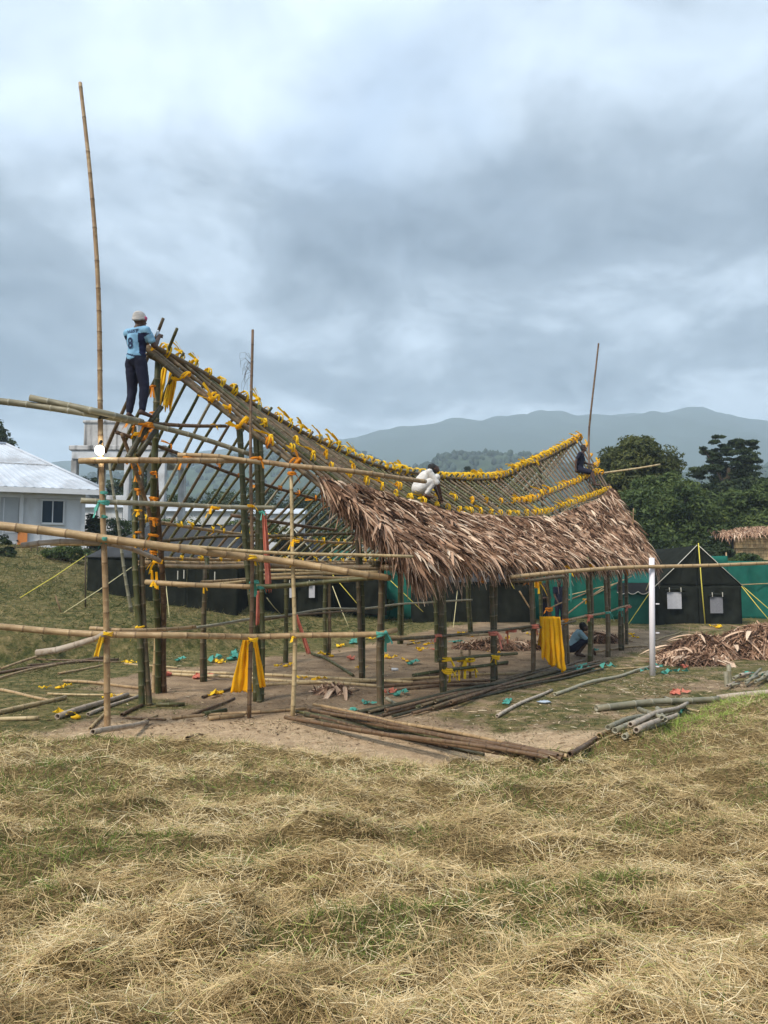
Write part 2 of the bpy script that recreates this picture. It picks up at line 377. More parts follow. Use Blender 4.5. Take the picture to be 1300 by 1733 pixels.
M['greydoor'] = mat('grey_door', (.40, .42, .44), (.34, .36, .38), 1.5, .6)
M['tent'] = mat('black_tent_canvas', (.022, .025, .019), (.010, .011, .009), 2.5, 1.0, .3, spec=.06)
M['tentroof'] = mat('grey_tent_roof', (.055, .058, .062), (.038, .04, .043), 2, .9, .2, spec=.1)
M['tentgreen'] = mat('green_tent_wall', (.012, .10, .075), (.008, .07, .05), 2, .7, .2)
M['net'] = mat('green_shade_net', (.015, .19, .14), (.010, .12, .09), 1.4, .7, .2, trans=.3)
M['meshwin'] = mat('pale_tent_window', (.5, .5, .53), (.4, .4, .43), 8, .6)
M['greywin'] = mat('grey_tent_window', (.23, .23, .25), (.17, .17, .19), 20, .6)
M['rope'] = mat('pale_rope', (.62, .56, .32), (.52, .46, .24), 20, .8)
M['ropey'] = mat('yellow_rope', (.75, .66, .12), (.62, .52, .08), 20, .8)
M['cream'] = mat('cream_piping', (.62, .6, .52), (.52, .5, .44), 6, .7)
M['skin'] = mat('brown_skin', (.085, .042, .026), (.065, .032, .02), 6, .55, .05, spec=.4)
M['hair'] = mat('black_hair', (.008, .007, .007), (.014, .012, .011), 60, .55, .4)
M['navy'] = mat('navy_cloth', (.012, .014, .035), (.008, .009, .022), 5, .85, .2)
M['tee'] = mat('pale_blue_tee', (.28, .42, .47), (.22, .34, .39), 5, .85, .3)
M['wcloth'] = mat('white_shirt_cloth', (.66, .64, .62), (.54, .52, .50), 5, .85, .4)
M['jersey'] = attr_mat('sky_blue_jersey', .75, .2, 0, .12, 12)
M['print'] = mat('navy_print', (.015, .03, .09), (.012, .024, .07), 5, .7)
M['capcl'] = mat('grey_white_wrap', (.56, .53, .50), (.42, .39, .37), 9, .9, .4)
M['pinkcl'] = mat('pink_trim', (.55, .12, .22), (.45, .1, .18), 9, .85)
M['blk'] = mat('black_trim', (.012, .012, .012), (.02, .02, .02), 9, .7)
M['bag'] = mat('clear_plastic', (.45, .52, .60), (.3, .36, .43), 9, .25, .2, spec=.6)
M['weave'] = None
def hay_ground():
    m = bpy.data.materials.new('ground_soil_grass'); m.use_nodes = True; nt = m.node_tree; N = nt.nodes.new; L = nt.links.new
    b = nt.nodes['Principled BSDF']; b.inputs['Roughness'].default_value = .95; b.inputs['Specular IOR Level'].default_value = .1
    tc = N('ShaderNodeTexCoord'); va = N('ShaderNodeVertexColor'); va.layer_name = 'col'; sp = N('ShaderNodeSeparateColor'); L(va.outputs[0], sp.inputs[0])
    def no(scale, det=6, st=None, ro=.6):
        n = N('ShaderNodeTexNoise'); n.inputs['Scale'].default_value = scale; n.inputs['Detail'].default_value = det; n.inputs['Roughness'].default_value = ro
        if st:
            mp = N('ShaderNodeMapping'); mp.inputs['Scale'].default_value = st; L(tc.outputs['Object'], mp.inputs[0]); L(mp.outputs[0], n.inputs[0])
        else: L(tc.outputs['Object'], n.inputs[0])
        return n.outputs[0]
    def rp(f, s):
        r = N('ShaderNodeValToRGB'); e = r.color_ramp.elements
        e[0].position, e[0].color = s[0][0], (*s[0][1], 1); e[1].position, e[1].color = s[-1][0], (*s[-1][1], 1)
        for p, c in s[1:-1]: e.new(p).color = (*c, 1)
        L(f, r.inputs[0]); return r.outputs[0]
    def mix(f, a, c):
        x = N('ShaderNodeMixRGB'); L(f, x.inputs[0]); L(a, x.inputs[1]); L(c, x.inputs[2]); return x.outputs[0]
    dirt = rp(no(1.3, 10), [(.25, (.15, .105, .068)), (.45, (.27, .19, .12)), (.62, (.40, .285, .18)), (.8, (.52, .38, .245))])
    hay = rp(no(26, 9, (1, 2.2, 1), .75), [(.3, (.045, .034, .015)), (.48, (.15, .105, .045)), (.62, (.30, .22, .10)), (.75, (.46, .34, .17))])
    grass = rp(no(4.5, 10, None, .68), [(.28, (.035, .042, .015)), (.42, (.075, .08, .027)), (.54, (.16, .135, .055)), (.68, (.30, .225, .11))])
    def edge(chan, n):
        a = N('ShaderNodeMath'); a.operation = 'ADD'; L(chan, a.inputs[0])
        s = N('ShaderNodeMath'); s.operation = 'MULTIPLY_ADD'; L(n, s.inputs[0]); s.inputs[1].default_value = 1.3; s.inputs[2].default_value = -.65; L(s.outputs[0], a.inputs[1])
        r = N('ShaderNodeMapRange'); r.inputs[1].default_value = .38; r.inputs[2].default_value = .62; L(a.outputs[0], r.inputs[0]); return r.outputs[0]
    n1 = no(1.6, 9); c = mix(edge(sp.outputs[0], n1), grass, dirt); sand = rp(no(6, 8), [(.3, (.36, .25, .15)), (.7, (.60, .44, .28))]); c = mix(edge(sp.outputs[2], no(1.1, 8)), c, sand); c = mix(edge(sp.outputs[1], no(3, 8)), c, hay)
    gr = N('ShaderNodeMapRange'); gr.inputs[1].default_value = .25; gr.inputs[2].default_value = .75; gr.inputs[3].default_value = .45; gr.inputs[4].default_value = 1.5; L(no(38, 10, (1, .55, 1), .8), gr.inputs[0]); mg = N('ShaderNodeMixRGB'); mg.blend_type = 'MULTIPLY'; mg.inputs[0].default_value = 1; L(c, mg.inputs[1]); L(gr.outputs[0], mg.inputs[2]); c = mg.outputs[0]
    L(c, b.inputs['Base Color'])
    bp = N('ShaderNodeBump'); bp.inputs['Strength'].default_value = 1.0; bp.inputs['Distance'].default_value = .05; L(no(11, 10, None, .7), bp.inputs['Height']); L(bp.outputs[0], b.inputs['Normal'])
    return m
M['ground'] = hay_ground()

# ================================================================== THE SETTING
def dirtmask(x, y):
    a, o = ao_of(x, y)
    inside = sstep(-1.8, .2, o)*(1-sstep(5.6, 7.6, o))*sstep(-2.2, -.4, a)*(1-sstep(15, 19, a))
    front = (1-sstep(1.2, 3.2, np.hypot((x+1.6)*.7, y-10.4)))*.95
    spot = (1-sstep(.5, 1.7, np.hypot((x-2.4)*.8, y-9.1)))*.95+(1-sstep(.4, 1.5, np.hypot((x-6.6)*.6, y-14.6)))*.6
    right = .42*sstep(14, 18, y)*(1-sstep(27, 31, y))*sstep(2, 6, x)
    patch = .40*(1-sstep(16, 19, y))*sstep(-.5, 1.5, x)
    return np.clip(np.maximum.reduce([inside, front, spot, right, patch]), 0, 1)
def hay_dens(x, y):
    f = field(x, y); g = sstep(.50, .60, fbm(x*1.0+40, y*1.9+3, 4))     # patches where green grass shows through
    return f, g
def build_ground():
    xs = np.unique(np.r_[np.linspace(-9, 10, 210), 10+np.geomspace(.15, 2500, 60), -9-np.geomspace(.15, 2500, 60), np.linspace(-30, -9, 70), np.linspace(10, 25, 50)])
    ys = np.unique(np.r_[-np.geomspace(.5, 300, 14), np.linspace(0, 12, 150), np.linspace(12, 42, 120), 42+np.geomspace(.3, 3500, 50)])
    X, Y = np.meshgrid(xs, ys); Z = height(X, Y)
    V = np.stack([X.ravel(), Y.ravel(), Z.ravel()], 1); nx = len(xs); ny = len(ys)
    i, j = np.meshgrid(np.arange(nx-1), np.arange(ny-1)); b = (j*nx+i).ravel()
    F = np.stack([b, b+1, b+nx+1, b+nx], 1)
    col = np.zeros((len(V), 3)); col[:, 0] = dirtmask(X, Y).ravel(); col[:, 1] = field(X, Y).ravel()*1.0
    col[:, 2] = np.clip((1-sstep(.8, 2.6, np.hypot((X+2.0)*.62, Y-10.0)))*.8+(1-sstep(.4, 2.0, np.hypot((X-2.2)*.6, Y-9.3)))*.9, 0, 1).ravel()
    tag(obj('ground', mesh_np('ground', V, F, M['ground'], col)), kind='structure')
build_ground()

def hill(name, prof, Y, depth, mat_, amp, seed, xpad=500):
    px = np.array([p[0] for p in prof], float); py = np.array([p[1] for p in prof], float)
    pts = np.array([P(a, b, Y) for a, b in prof]); x0, x1 = pts[0, 0]-xpad, pts[-1, 0]+xpad
    xs = np.linspace(x0, x1, 330); top = np.interp(xs, pts[:, 0], pts[:, 2])
    vs = np.linspace(-1, 1.0, 44); V = []
    for v in vs:
        prof_ = (1-abs(v)**1.4); y = Y+v*depth
        n = (fbm(xs/depth*5+seed, np.full_like(xs, v*3+seed), 5)-.5)
        z = top*prof_*(1+.35*n*abs(v)*2)+(fbm(xs/amp/2.2+seed, np.full_like(xs, y/amp/2.2), 3)-.5)*amp*min(1, prof_*2)
        V.append(np.stack([xs, np.full_like(xs, y)+n*depth*.25, np.maximum(z, -4)], 1))
    V = np.concatenate(V); nx = len(xs); i, j = np.meshgrid(np.arange(nx-1), np.arange(len(vs)-1)); b = (j*nx+i).ravel()
    return tag(obj(name, mesh_np(name, V, np.stack([b, b+1, b+nx+1, b+nx], 1), mat_)), kind='structure')
M['hillm'] = mat('far_forested_slope', (.034, .056, .030), (.022, .038, .022), .012, .95, 0, 10)
M['hilln'] = mat('near_forested_slope', (.05, .08, .03), (.014, .026, .010), .05, .95, 0, 10)
hill('mountain', [(-500,800),(-100,790),(200,780),(450,765),(560,758),(600,750),(680,726),(760,716),(880,710),(1000,705),(1080,699),(1150,697),(1200,705),(1250,711),(1300,728),(1450,745),(1700,780)], 1500, 700, M['hillm'], 36, 1.0)
hill('hill', [(-300,860),(0,835),(250,800),(400,775),(500,750),(530,746),(565,752),(600,765),(650,790),(690,806),(760,830),(900,850)], 720, 260, M['hilln'], 7, 4.0, 150)
hill('hill', [(560,850),(660,820),(690,803),(720,788),(760,774),(800,768),(860,768),(900,775),(960,800),(1050,812),(1150,800),(1300,792),(1500,800)], 560, 220, M['hilln'], 6, 8.0, 150)

def rotm(n):
    """random orthonormal frames"""
    a = RNG.normal(size=(n, 3)); a /= np.linalg.norm(a, axis=1)[:, None]; b = RNG.normal(size=(n, 3)); b -= a*(a*b).sum(1)[:, None]; b /= np.linalg.norm(b, axis=1)[:, None]
    return a, b
def far_forest():
    # one mass of crowns that roughens the hill crests and slopes
    dg = bpy.context.evaluated_depsgraph_get(); base = []
    V0 = []; F0 = []
    bm = bmesh.new(); bmesh.ops.create_icosphere(bm, subdivisions=1, radius=1); bm.verts.ensure_lookup_table()
    bv = np.array([v.co[:] for v in bm.verts]); bf = np.array([[v.index for v in f.verts] for f in bm.faces]); bm.free()
    Vs = []; Fs = []; Cs = []; k = 0
    for o, n, s in ((bpy.data.objects['hill'], 2800, 2.6), (bpy.data.objects['hill.001'], 3200, 2.2)):
        me = o.data; co = np.empty(len(me.vertices)*3, np.float32); me.vertices.foreach_get('co', co); co = co.reshape(-1, 3)
        front = co[(co[:, 2] > 3)]; d = np.clip(front[:, 2], 0, None)
        wgt = (front[:, 2]/front[:, 2].max())**1.5; idx = RNG.choice(len(front), n, p=wgt/wgt.sum())
        for p in front[idx]:
            q = p+RNG.normal(size=3)*np.array([3, 3, .3])*s*.5; sc = s*RNG.uniform(.6, 1.3)*np.array([1, 1, RNG.uniform(.8, 1.4)])
            Vs.append(bv*(1+RNG.normal(size=(len(bv), 1))*.16)*sc+q+np.array([0, 0, s*.3])); Fs.append(bf+k); k += len(bv); Cs.append(np.tile(RNG.uniform(.6, 1.3)*np.array([.03, .052, .02]), (len(bv), 1)))
    o = obj('far_forest', mesh_np('far_forest', np.concatenate(Vs), np.concatenate(Fs), M['leaf'], np.concatenate(Cs)))
    tag(o, 'dark distant forest covering the misty hills behind the roof', 'forest', kind='stuff')
far_forest()
def haze():
    mb = MB(); mb.box((0, 1100, 182), (5600, 2900, 376)); m = bpy.data.materials.new('blue_haze'); m.use_nodes = True; nt = m.node_tree
    nt.nodes.remove(nt.nodes['Principled BSDF']); v = nt.nodes.new('ShaderNodeVolumePrincipled')
    v.inputs['Color'].default_value = (.66, .81, .97, 1); v.inputs['Density'].default_value = HAZE_D; v.inputs['Anisotropy'].default_value = 0
    nt.links.new(v.outputs[0], nt.nodes['Material Output'].inputs['Volume'])
    tag(obj('haze', mb.mesh('haze', m)), 'thin blue haze hanging over the valley and far hills', 'haze', kind='stuff')
HAZE_D = .0007
haze()

# ================================================================== RIBBONS: leaves, hay, grass
def ribbons(pos, d, up, L, Wd, lift, droop, segs=2, fold=0.0, taper=(1, .9, .15), side=0.0):
    """one flat blade per row: pos (n,3), d direction, up normal; returns V, F, n per blade"""
    n = len(pos); d = d/np.linalg.norm(d, axis=1)[:, None]; s = np.cross(d, up); s /= np.linalg.norm(s, axis=1)[:, None]+1e-9; u = np.cross(s, d)
    L = np.broadcast_to(L, n)[:, None]; Wd = np.broadcast_to(Wd, n)[:, None]; lift = np.broadcast_to(lift, n)[:, None]; droop = np.broadcast_to(droop, n)[:, None]; side = np.broadcast_to(side, n)[:, None]
    rows = []; k = 3 if fold else 2
    for t in np.linspace(0, 1, segs+1):
        c = pos+d*L*t+u*L*(lift*t)+s*L*side*t*t; c = c-np.array([[0, 0, 1.]])*L*droop*t*t
        wv = np.interp(t, np.linspace(0, 1, len(taper)), taper)*Wd/2
        if fold: rows += [c-s*wv+u*wv*fold, c, c+s*wv+u*wv*fold]
        else: rows += [c-s*wv, c+s*wv]
    V = np.stack(rows, 1); m = V.shape[1]; F = []
    for i in range(segs):
        for j in range(k-1): F.append([i*k+j, i*k+j+1, (i+1)*k+j+1, (i+1)*k+j])
    F = (np.array(F)[None]+(np.arange(n)*m)[:, None, None]).reshape(-1, 4)
    return V.reshape(-1, 3), F, m
def cramp(stops, t):
    x = [s[0] for s in stops]; return np.stack([np.interp(t, x, [s[1][i] for s in stops]) for i in range(3)], 1)
HAYC = [(0, (.12, .08, .036)), (.25, (.30, .205, .095)), (.55, (.58, .425, .21)), (.85, (.78, .615, .35)), (1, (.87, .74, .49))]
def build_hay():
    def scatter(n, y0, y1, wmax=0.0):
        # even coverage on screen: density falls with distance
        y = y0*(y1/y0)**RNG.random(n); x = (RNG.random(n)*2-1)*(y*.56+.5); side = RNG.random(n) < .17; x = np.where(side, np.sign(x)*(y*.54+.3+RNG.random(n)*2.0), x); return x, y
    x, y = scatter(360000, 2.0, 13.5)
    f, g = hay_dens(x, y); f = f*sstep(.0, .30, f-.55*(fbm(x*2.2+60, y*2.2, 3)-.25)); eg = np.exp(-((y-yb(x)+.7)/.7)**2)*sstep(2.4, 3.6, x); keep = (RNG.random(len(x)) < f*(1-.75*g)*(1-.75*eg)); x, y, g = x[keep], y[keep], g[keep]
    mo = mound(x, y); n = len(x)
    ang = (fbm(x*1.9+3, y*2.3+7, 3)-.5)*11+RNG.normal(size=n)*.95
    d = np.stack([np.cos(ang), np.sin(ang)*.8, RNG.normal(size=n)*.28], 1)
    z = height(x, y)+RNG.random(n)**1.8*.07*(.4+1.2*fbm(x*2.6, y*3.4, 2)); far = np.clip((y-2.5)/9, 0, 1)
    L = RNG.uniform(.04, .17, n)*(1+.15*far); Wd = RNG.uniform(.0014, .0030, n)*(1+.75*far)
    t = np.clip(.57+(fbm(x*2.6, y*4.4+30, 4)-.5)*1.0+RNG.normal(size=n)*.2, 0, 1); col = cramp(HAYC, t)
    gr = RNG.random(n) < .07; col[gr] = col[gr]*np.array([.62, .85, .5])
    up = np.tile([0, 0, 1.], (n, 1))+RNG.normal(size=(n, 3))*.6; pos = np.stack([x, y, z], 1)-d*L[:, None]*.5
    lift = RNG.normal(size=n)*.10+.10; dr = RNG.uniform(.02, .3, n); sd_ = RNG.normal(size=n)*.22; near = y < 4.6
    Vs = []; Fs = []; Cs = []; k = 0
    # raked-up clumps: arching strands over small humps
    nc = 520; cy = 2.4*(12.5/2.4)**RNG.random(nc); cx = (RNG.random(nc)*2-1)*(cy*.54+.3); ok = (field(cx, cy) > .9) & (fbm(cx*.8+5, cy*1.3, 2) > .38); cx, cy = cx[ok], cy[ok]; nc = len(cx)
    per = 105; ci = np.repeat(np.arange(nc), per); q = nc*per; rad = RNG.uniform(.07, .2, nc)[ci]*(.8+.06*cy[ci]); rr = np.sqrt(RNG.random(q)); aa = RNG.random(q)*6.283; hx = cx[ci]+np.cos(aa)*rr*rad*1.5; hy = cy[ci]+np.sin(aa)*rr*rad
    hh = RNG.uniform(.03, .11, nc)[ci]*(1-rr**2)*RNG.uniform(.5, 1.1, q); ca = (RNG.random(nc)*6.283)[ci]+RNG.normal(size=q)*.7
    hd = np.stack([np.cos(ca), np.sin(ca), RNG.normal(size=q)*.35], 1); hL = RNG.uniform(.08, .24, q); hp = np.stack([hx, hy, height(hx, hy)+hh], 1)-hd*hL[:, None]*.5
    hc = cramp(HAYC, np.clip(RNG.normal(size=nc)[ci]*.2+.5+RNG.normal(size=q)*.2, 0, 1)); fr_ = np.clip((hy-2.5)/9, 0, 1)
    V, F, m = ribbons(hp, hd, np.tile([0, 0, 1.], (q, 1))+RNG.normal(size=(q, 3))*.6, hL, RNG.uniform(.0014, .003, q)*(1+.75*fr_), RNG.uniform(.1, .4, q), RNG.uniform(.2, .6, q), 2, 0, (1, 1, .5), RNG.normal(size=q)*.3); Vs.append(V); Fs.append(F+k); k += len(V); Cs.append(np.repeat(hc, m, 0))
    for msk, sg in ((near, 2), (~near, 1)):
        V, F, m = ribbons(pos[msk], d[msk], up[msk], L[msk], Wd[msk], lift[msk], dr[msk], sg, 0, (1, 1, .5), sd_[msk]); Vs.append(V); Fs.append(F+k); k += len(V); Cs.append(np.repeat(col[msk], m, 0))
    V = np.concatenate(Vs); F = np.concatenate(Fs); col = np.concatenate(Cs); m = 1
    tag(obj('hay', mesh_np('hay', V, F, M['hay'], np.repeat(col, m, 0), False)), 'dry mown hay lying in tangled swathes over the foreground field', 'hay', kind='stuff')
    # green blades standing in the gaps of the hay
    x, y = scatter(150000, 2.0, 14); f, g = hay_dens(x, y)
    edge = np.exp(-((y-yb(x)+.6)/.7)**2)*sstep(2.4, 3.6, x)
    keep = RNG.random(len(x)) < np.maximum(f*(g*.85+.06), np.minimum(edge*2.2, 1)*sstep(.05, .4, f)); x, y = x[keep], y[keep]; edge = edge[keep]; n = len(x)
    d = np.stack([RNG.normal(size=n)*.5, RNG.normal(size=n)*.5, np.ones(n)*.8], 1); far = np.clip((y-2.5)/9, 0, 1)
    L = RNG.uniform(.05, .15, n)*(1+.6*edge)
    V, F, m = ribbons(np.stack([x, y, height(x, y)-.01], 1), d, RNG.normal(size=(n, 3)), L, RNG.uniform(.002, .0042, n)*(1+far*1.3), 0, RNG.uniform(.1, .5, n), 2, 0, (1, .8, .1))
    col = cramp([(0, (.06, .09, .018)), (.5, (.15, .20, .045)), (1, (.32, .42, .09))], np.clip(RNG.normal(size=n)*.25+.45+edge*.55, 0, 1))
    tag(obj('green_grass', mesh_np('green_grass', V, F, M['grass'], np.repeat(col, m, 0), False)), 'green grass blades growing up through the mown hay', 'grass', kind='stuff')
    # rough grass round the pad and on the left slope
    n0 = 170000; y = 8.2*(36/8.2)**RNG.random(n0); x = (RNG.random(n0)*2-1)*(y*.56+2)
    dm = dirtmask(x, y); f = field(x, y); a, o = ao_of(x, y); pn = fbm(x*1.3+70, y*1.3, 4)
    slope = sstep(0, 1.2, height(x, y)-.05)
    keep = (RNG.random(n0) < np.maximum(1-dm, .55*sstep(.5, .62, fbm(x*1.1+15, y*1.8+6, 3))*(1-sstep(10.5, 12, y)))*(1-f*.8)*np.clip(sstep(.33, .52, pn)+slope*.8, 0, 1)); x, y, slope, o = x[keep], y[keep], slope[keep], o[keep]; n = len(x)
    hgt = height(x, y); bank = np.exp(-((hgt-.35)/.3)**2)*sstep(7, 8.5, o)
    d = np.stack([RNG.normal(size=n)*.6, RNG.normal(size=n)*.6, np.ones(n)*.6], 1)
    L = RNG.uniform(.05, .11, n)*(1+2.2*slope+2.2*bank)
    V, F, m = ribbons(np.stack([x, y, hgt-.01], 1), d, RNG.normal(size=(n, 3)), L, RNG.uniform(.006, .012, n)*(y/11), 0, RNG.uniform(.2, .7, n), 1, 0, (1, .25))
    dry = np.clip(.42-.3*bank+(fbm(x*.7+20, y*.7, 3)-.5)*1.6+RNG.normal(size=n)*.22, 0, 1)
    col = cramp([(0, (.04, .06, .016)), (.35, (.09, .105, .03)), (.65, (.22, .185, .075)), (1, (.42, .33, .165))], dry)
    tag(obj('rough_grass', mesh_np('rough_grass', V, F, M['grass'], np.repeat(col, m, 0), False)), 'short patchy grass around the dirt floor and up the left bank', 'grass', kind='stuff')
build_hay()

# ================================================================== RIBBON TIES
def tie_mesh(seed, mat_, tails=3, size=1.0):
    """a wound band with a knot and ragged tails, about 10 cm across, wrapped round the local z axis"""
    rg = random.Random(seed); mb = MB()
    for k in range(3):
        ph = rg.random()*6; tilt = rg.uniform(-.4, .4); r = .052+.004*k; h = rg.uniform(.016, .024); z0 = rg.uniform(-.02, .02); n = 9; v = []
        for i in range(n):
            a = 2*math.pi*i/n+ph; rr = r*(1+rg.uniform(-.08, .12)); zz = z0+math.sin(a)*tilt*.05
            for q, e in ((-1, 0), (0, .008), (1, 0)): v.append((math.cos(a)*(rr+e), math.sin(a)*(rr+e), zz+q*h/2))
        f = [(i*3+j, ((i+1) % n)*3+j, ((i+1) % n)*3+j+1, i*3+j+1) for i in range(n) for j in range(2)]
        mb.add(v, f)
    bm = bmesh.new(); bmesh.ops.create_icosphere(bm, subdivisions=1, radius=.03)
    a0 = rg.random()*6; kx, ky = math.cos(a0)*.06, math.sin(a0)*.06
    mb.add([(kx+v.co.x*rg.uniform(.7, 1.3), ky+v.co.y*rg.uniform(.7, 1.3), v.co.z*rg.uniform(.6, 1.2)) for v in bm.verts], [[v.index for v in f.verts] for f in bm.faces]); bm.free()
    for k in range(tails):
        a = a0+rg.uniform(-1.4, 1.4); L = rg.uniform(.05, .12); w_ = rg.uniform(.010, .019); v = []; dz = rg.uniform(-.9, .35)
        for i in range(4):
            t = i/3; c = Vector((kx+math.cos(a)*L*t*.9, ky+math.sin(a)*L*t*.9, L*(dz*t-1.0*t*t)))
            sd_ = Vector((-math.sin(a), math.cos(a), rg.uniform(-.5, .5))).normalized()*w_*(.7+.5*t); v += [c-sd_, c+sd_]
        mb.add(v, [(2*i, 2*i+1, 2*i+3, 2*i+2) for i in range(3)])
    return mb.mesh('tie', mat_, True)
TIES = {k: [tie_mesh(i*7+j, M[k], 3 if k != 'ora' else 2) for j in range(4)] for i, k in enumerate(('yel', 'yel2', 'ora', 'teal', 'pink'))}
def tie(p, kind='yel', parent=None, axis=None, s=1.0):
    me = random.choice(TIES[kind]); ax = Vector(axis if axis is not None else (0, 0, 1)).normalized()
    q = ax.to_track_quat('Z', 'Y') @ Quaternion((0, 0, 1), random.random()*6.28)
    return obj('tie', me, parent, p, q.to_euler(), s*random.uniform(1.0, 1.45))

# ================================================================== THE BAMBOO PAVILION
PAV = empty('bamboo_pavilion', pav(7, 2.8, 0), 'half-thatched bamboo pavilion frame with saddle-shaped upswept ridge', 'pavilion')
def post(base, top, mat_='bg', r=.05, parent=PAV, dbl=True, bend=None):
    base = np.asarray(base, float); top = np.asarray(top, float); b2 = base-np.array([0, 0, .15])
    mid = (b2+top)/2+RNG.normal(size=3)*.02
    bamboo('post', [b2, mid, top], r, r*.88, M[mat_], parent)
    if dbl:
        off = np.array([AD[0], AD[1], 0])*r*1.75*random.choice((-1, 1))+np.array([.03, 0, 0])
        bamboo('post', [b2+off, mid+off, top+off-np.array([0, 0, random.uniform(.02, .25)])], r*.9, r*.8, M[random.choice((mat_, mat_, 'br'))], parent)
UB = lambda p: (ao_of(p[0], p[1])[0]-EA0)/(EA1-EA0)
front_posts = []
for px, py in ((645,1197),(752,1178),(835,1160),(903,1146),(958,1132),(998,1121),(1028,1112),(1051,1101),(1062,1090)):
    b = G(px, py); u = UB(b); t = b+np.array([.01, 0, 0]); t[2] = eave_z(u)+.12; front_posts.append((b, t)); post(b, t, random.choice(('bg', 'bg', 'br')), .052)
mid_posts = []
for px, py in ((613,1149),(740,1121)):
    b = G(px, py); a, o = ao_of(b[0], b[1]); t = ridge(a+.3)-np.array([0, 0, .1]); mid_posts.append((b, t)); post(b, t, 'bg', .055)
b = G(443, 1187); post(b, ridge(ao_of(b[0], b[1])[0])-np.array([0, 0, .08]), 'bg', .05)
b = G(935, 1080); post(b, ridge(ao_of(b[0], b[1])[0])-np.array([0, 0, .08]), 'bg', .05)
back_posts = []
for px, py in ((346,1153),(483,1121),(550,1109),(676,1090),(796,1070),(917,1058)):
    b = G(px, py); t = b.copy(); t[2] = 2.5; back_posts.append((b, t)); post(b, t, 'bg', .055)
# the two prow posts of the near gable and the raking post beside them
bL = G(240, 1195); tL = P(226, 722, bL[1]+.1); bamboo('post', [bL-[0, 0, .15], P(231, 960, bL[1]), tL], .055, .045, M['bg'], PAV); bamboo('post', [bL+[.12, .05, -.15], P(240, 960, bL[1]+.05), P(238, 790, bL[1]+.1)], .05, .045, M['br'], PAV)
tP = ridge(RA0+.12); bP = G(268, 1172)
bamboo('post', [bP-[0, 0, .15], P(263, 950, (bP[1]+tP[1])/2), P(258.5, 800, tP[1]+.15), tP+[.02, .05, .05]], .058, .05, M['bg'], PAV)
bamboo('post', [bP+[.1, .03, -.15], P(271, 950, (bP[1]+tP[1])/2), P(262, 800, tP[1]+.2)], .052, .046, M['bb'], PAV)
bamboo('post', [bP+[-.1, .03, -.15], P(262, 1080, bP[1]), P(260, 985, bP[1]-.2)], .035, .03, M['bt'], PAV)
br_b = G(432, 1187)
for k in range(2):
    tp = froof(.115, .02); bamboo('post', [br_b+[.09*k, 0, -.1], (br_b+tp)/2+[.05+.09*k, 0, 0], tp+[.08*k, .05, .05]], .05, .045, M['bg'], PAV)
for py in (655, 700, 730, 800, 845, 880, 905, 935): tie(P(259, py, tP[1]+.05), 'ora', PAV, s=.85)
for py in (735, 770, 800, 830, 865, 900): tie(P(233, py, bL[1]), random.choice(('ora', 'yel')), PAV, s=.75)
# ridge poles, purlins and beams
def along(f, u0, u1, n=10): return [f(u0+(u1-u0)*i/(n-1)) for i in range(n)]
for dx, dz in ((0, -.03), (.07, .02), (-.05, -.11)):
    bamboo('ridge_pole', [q+[dx, 0, dz] for q in along(ftop, 0, .52, 9)], .04, .034, M['br'], PAV); bamboo('ridge_pole', [q+[dx, 0, dz-.01] for q in along(ftop, .48, 1, 9)], .036, .04, M['br'], PAV)
FP = (.30, .46, .74, .97); BP = (.34, .72, .95)
for w_ in FP: bamboo('purlin', [q-[0, 0, .075] for q in along(lambda u: froof(u, w_), .01, .99, 14)], .032, .03, M['br'], PAV)
for w_ in BP: bamboo('purlin', [q-[0, 0, .08] for q in along(lambda u: broof(u, w_), {.34: .0, .72: .06, .95: .105}[w_], .99, 14)], .034, .03, M['bt' if w_ > .5 else 'bb'], PAV)
bamboo('beam', [pav(-.3, 0, 2.33), pav(7, 0, 2.36)], .05, .045, M['br'], PAV); bamboo('beam', [pav(6.6, .06, 2.38), pav(14.6, .02, 2.5)], .048, .042, M['br'], PAV)
bamboo('beam', [pav(-.5, 5.6, 2.38), pav(14, 5.6, 2.45)], .05, .04, M['bt'], PAV)
for a in (-.05, 2.5, 5.7, 9, 12.2, 14.2): bamboo('tie_beam', [pav(a, -.35, 2.27), pav(a, 6.0, 2.33)], .048, .04, M[random.choice(('bb', 'br'))], PAV)
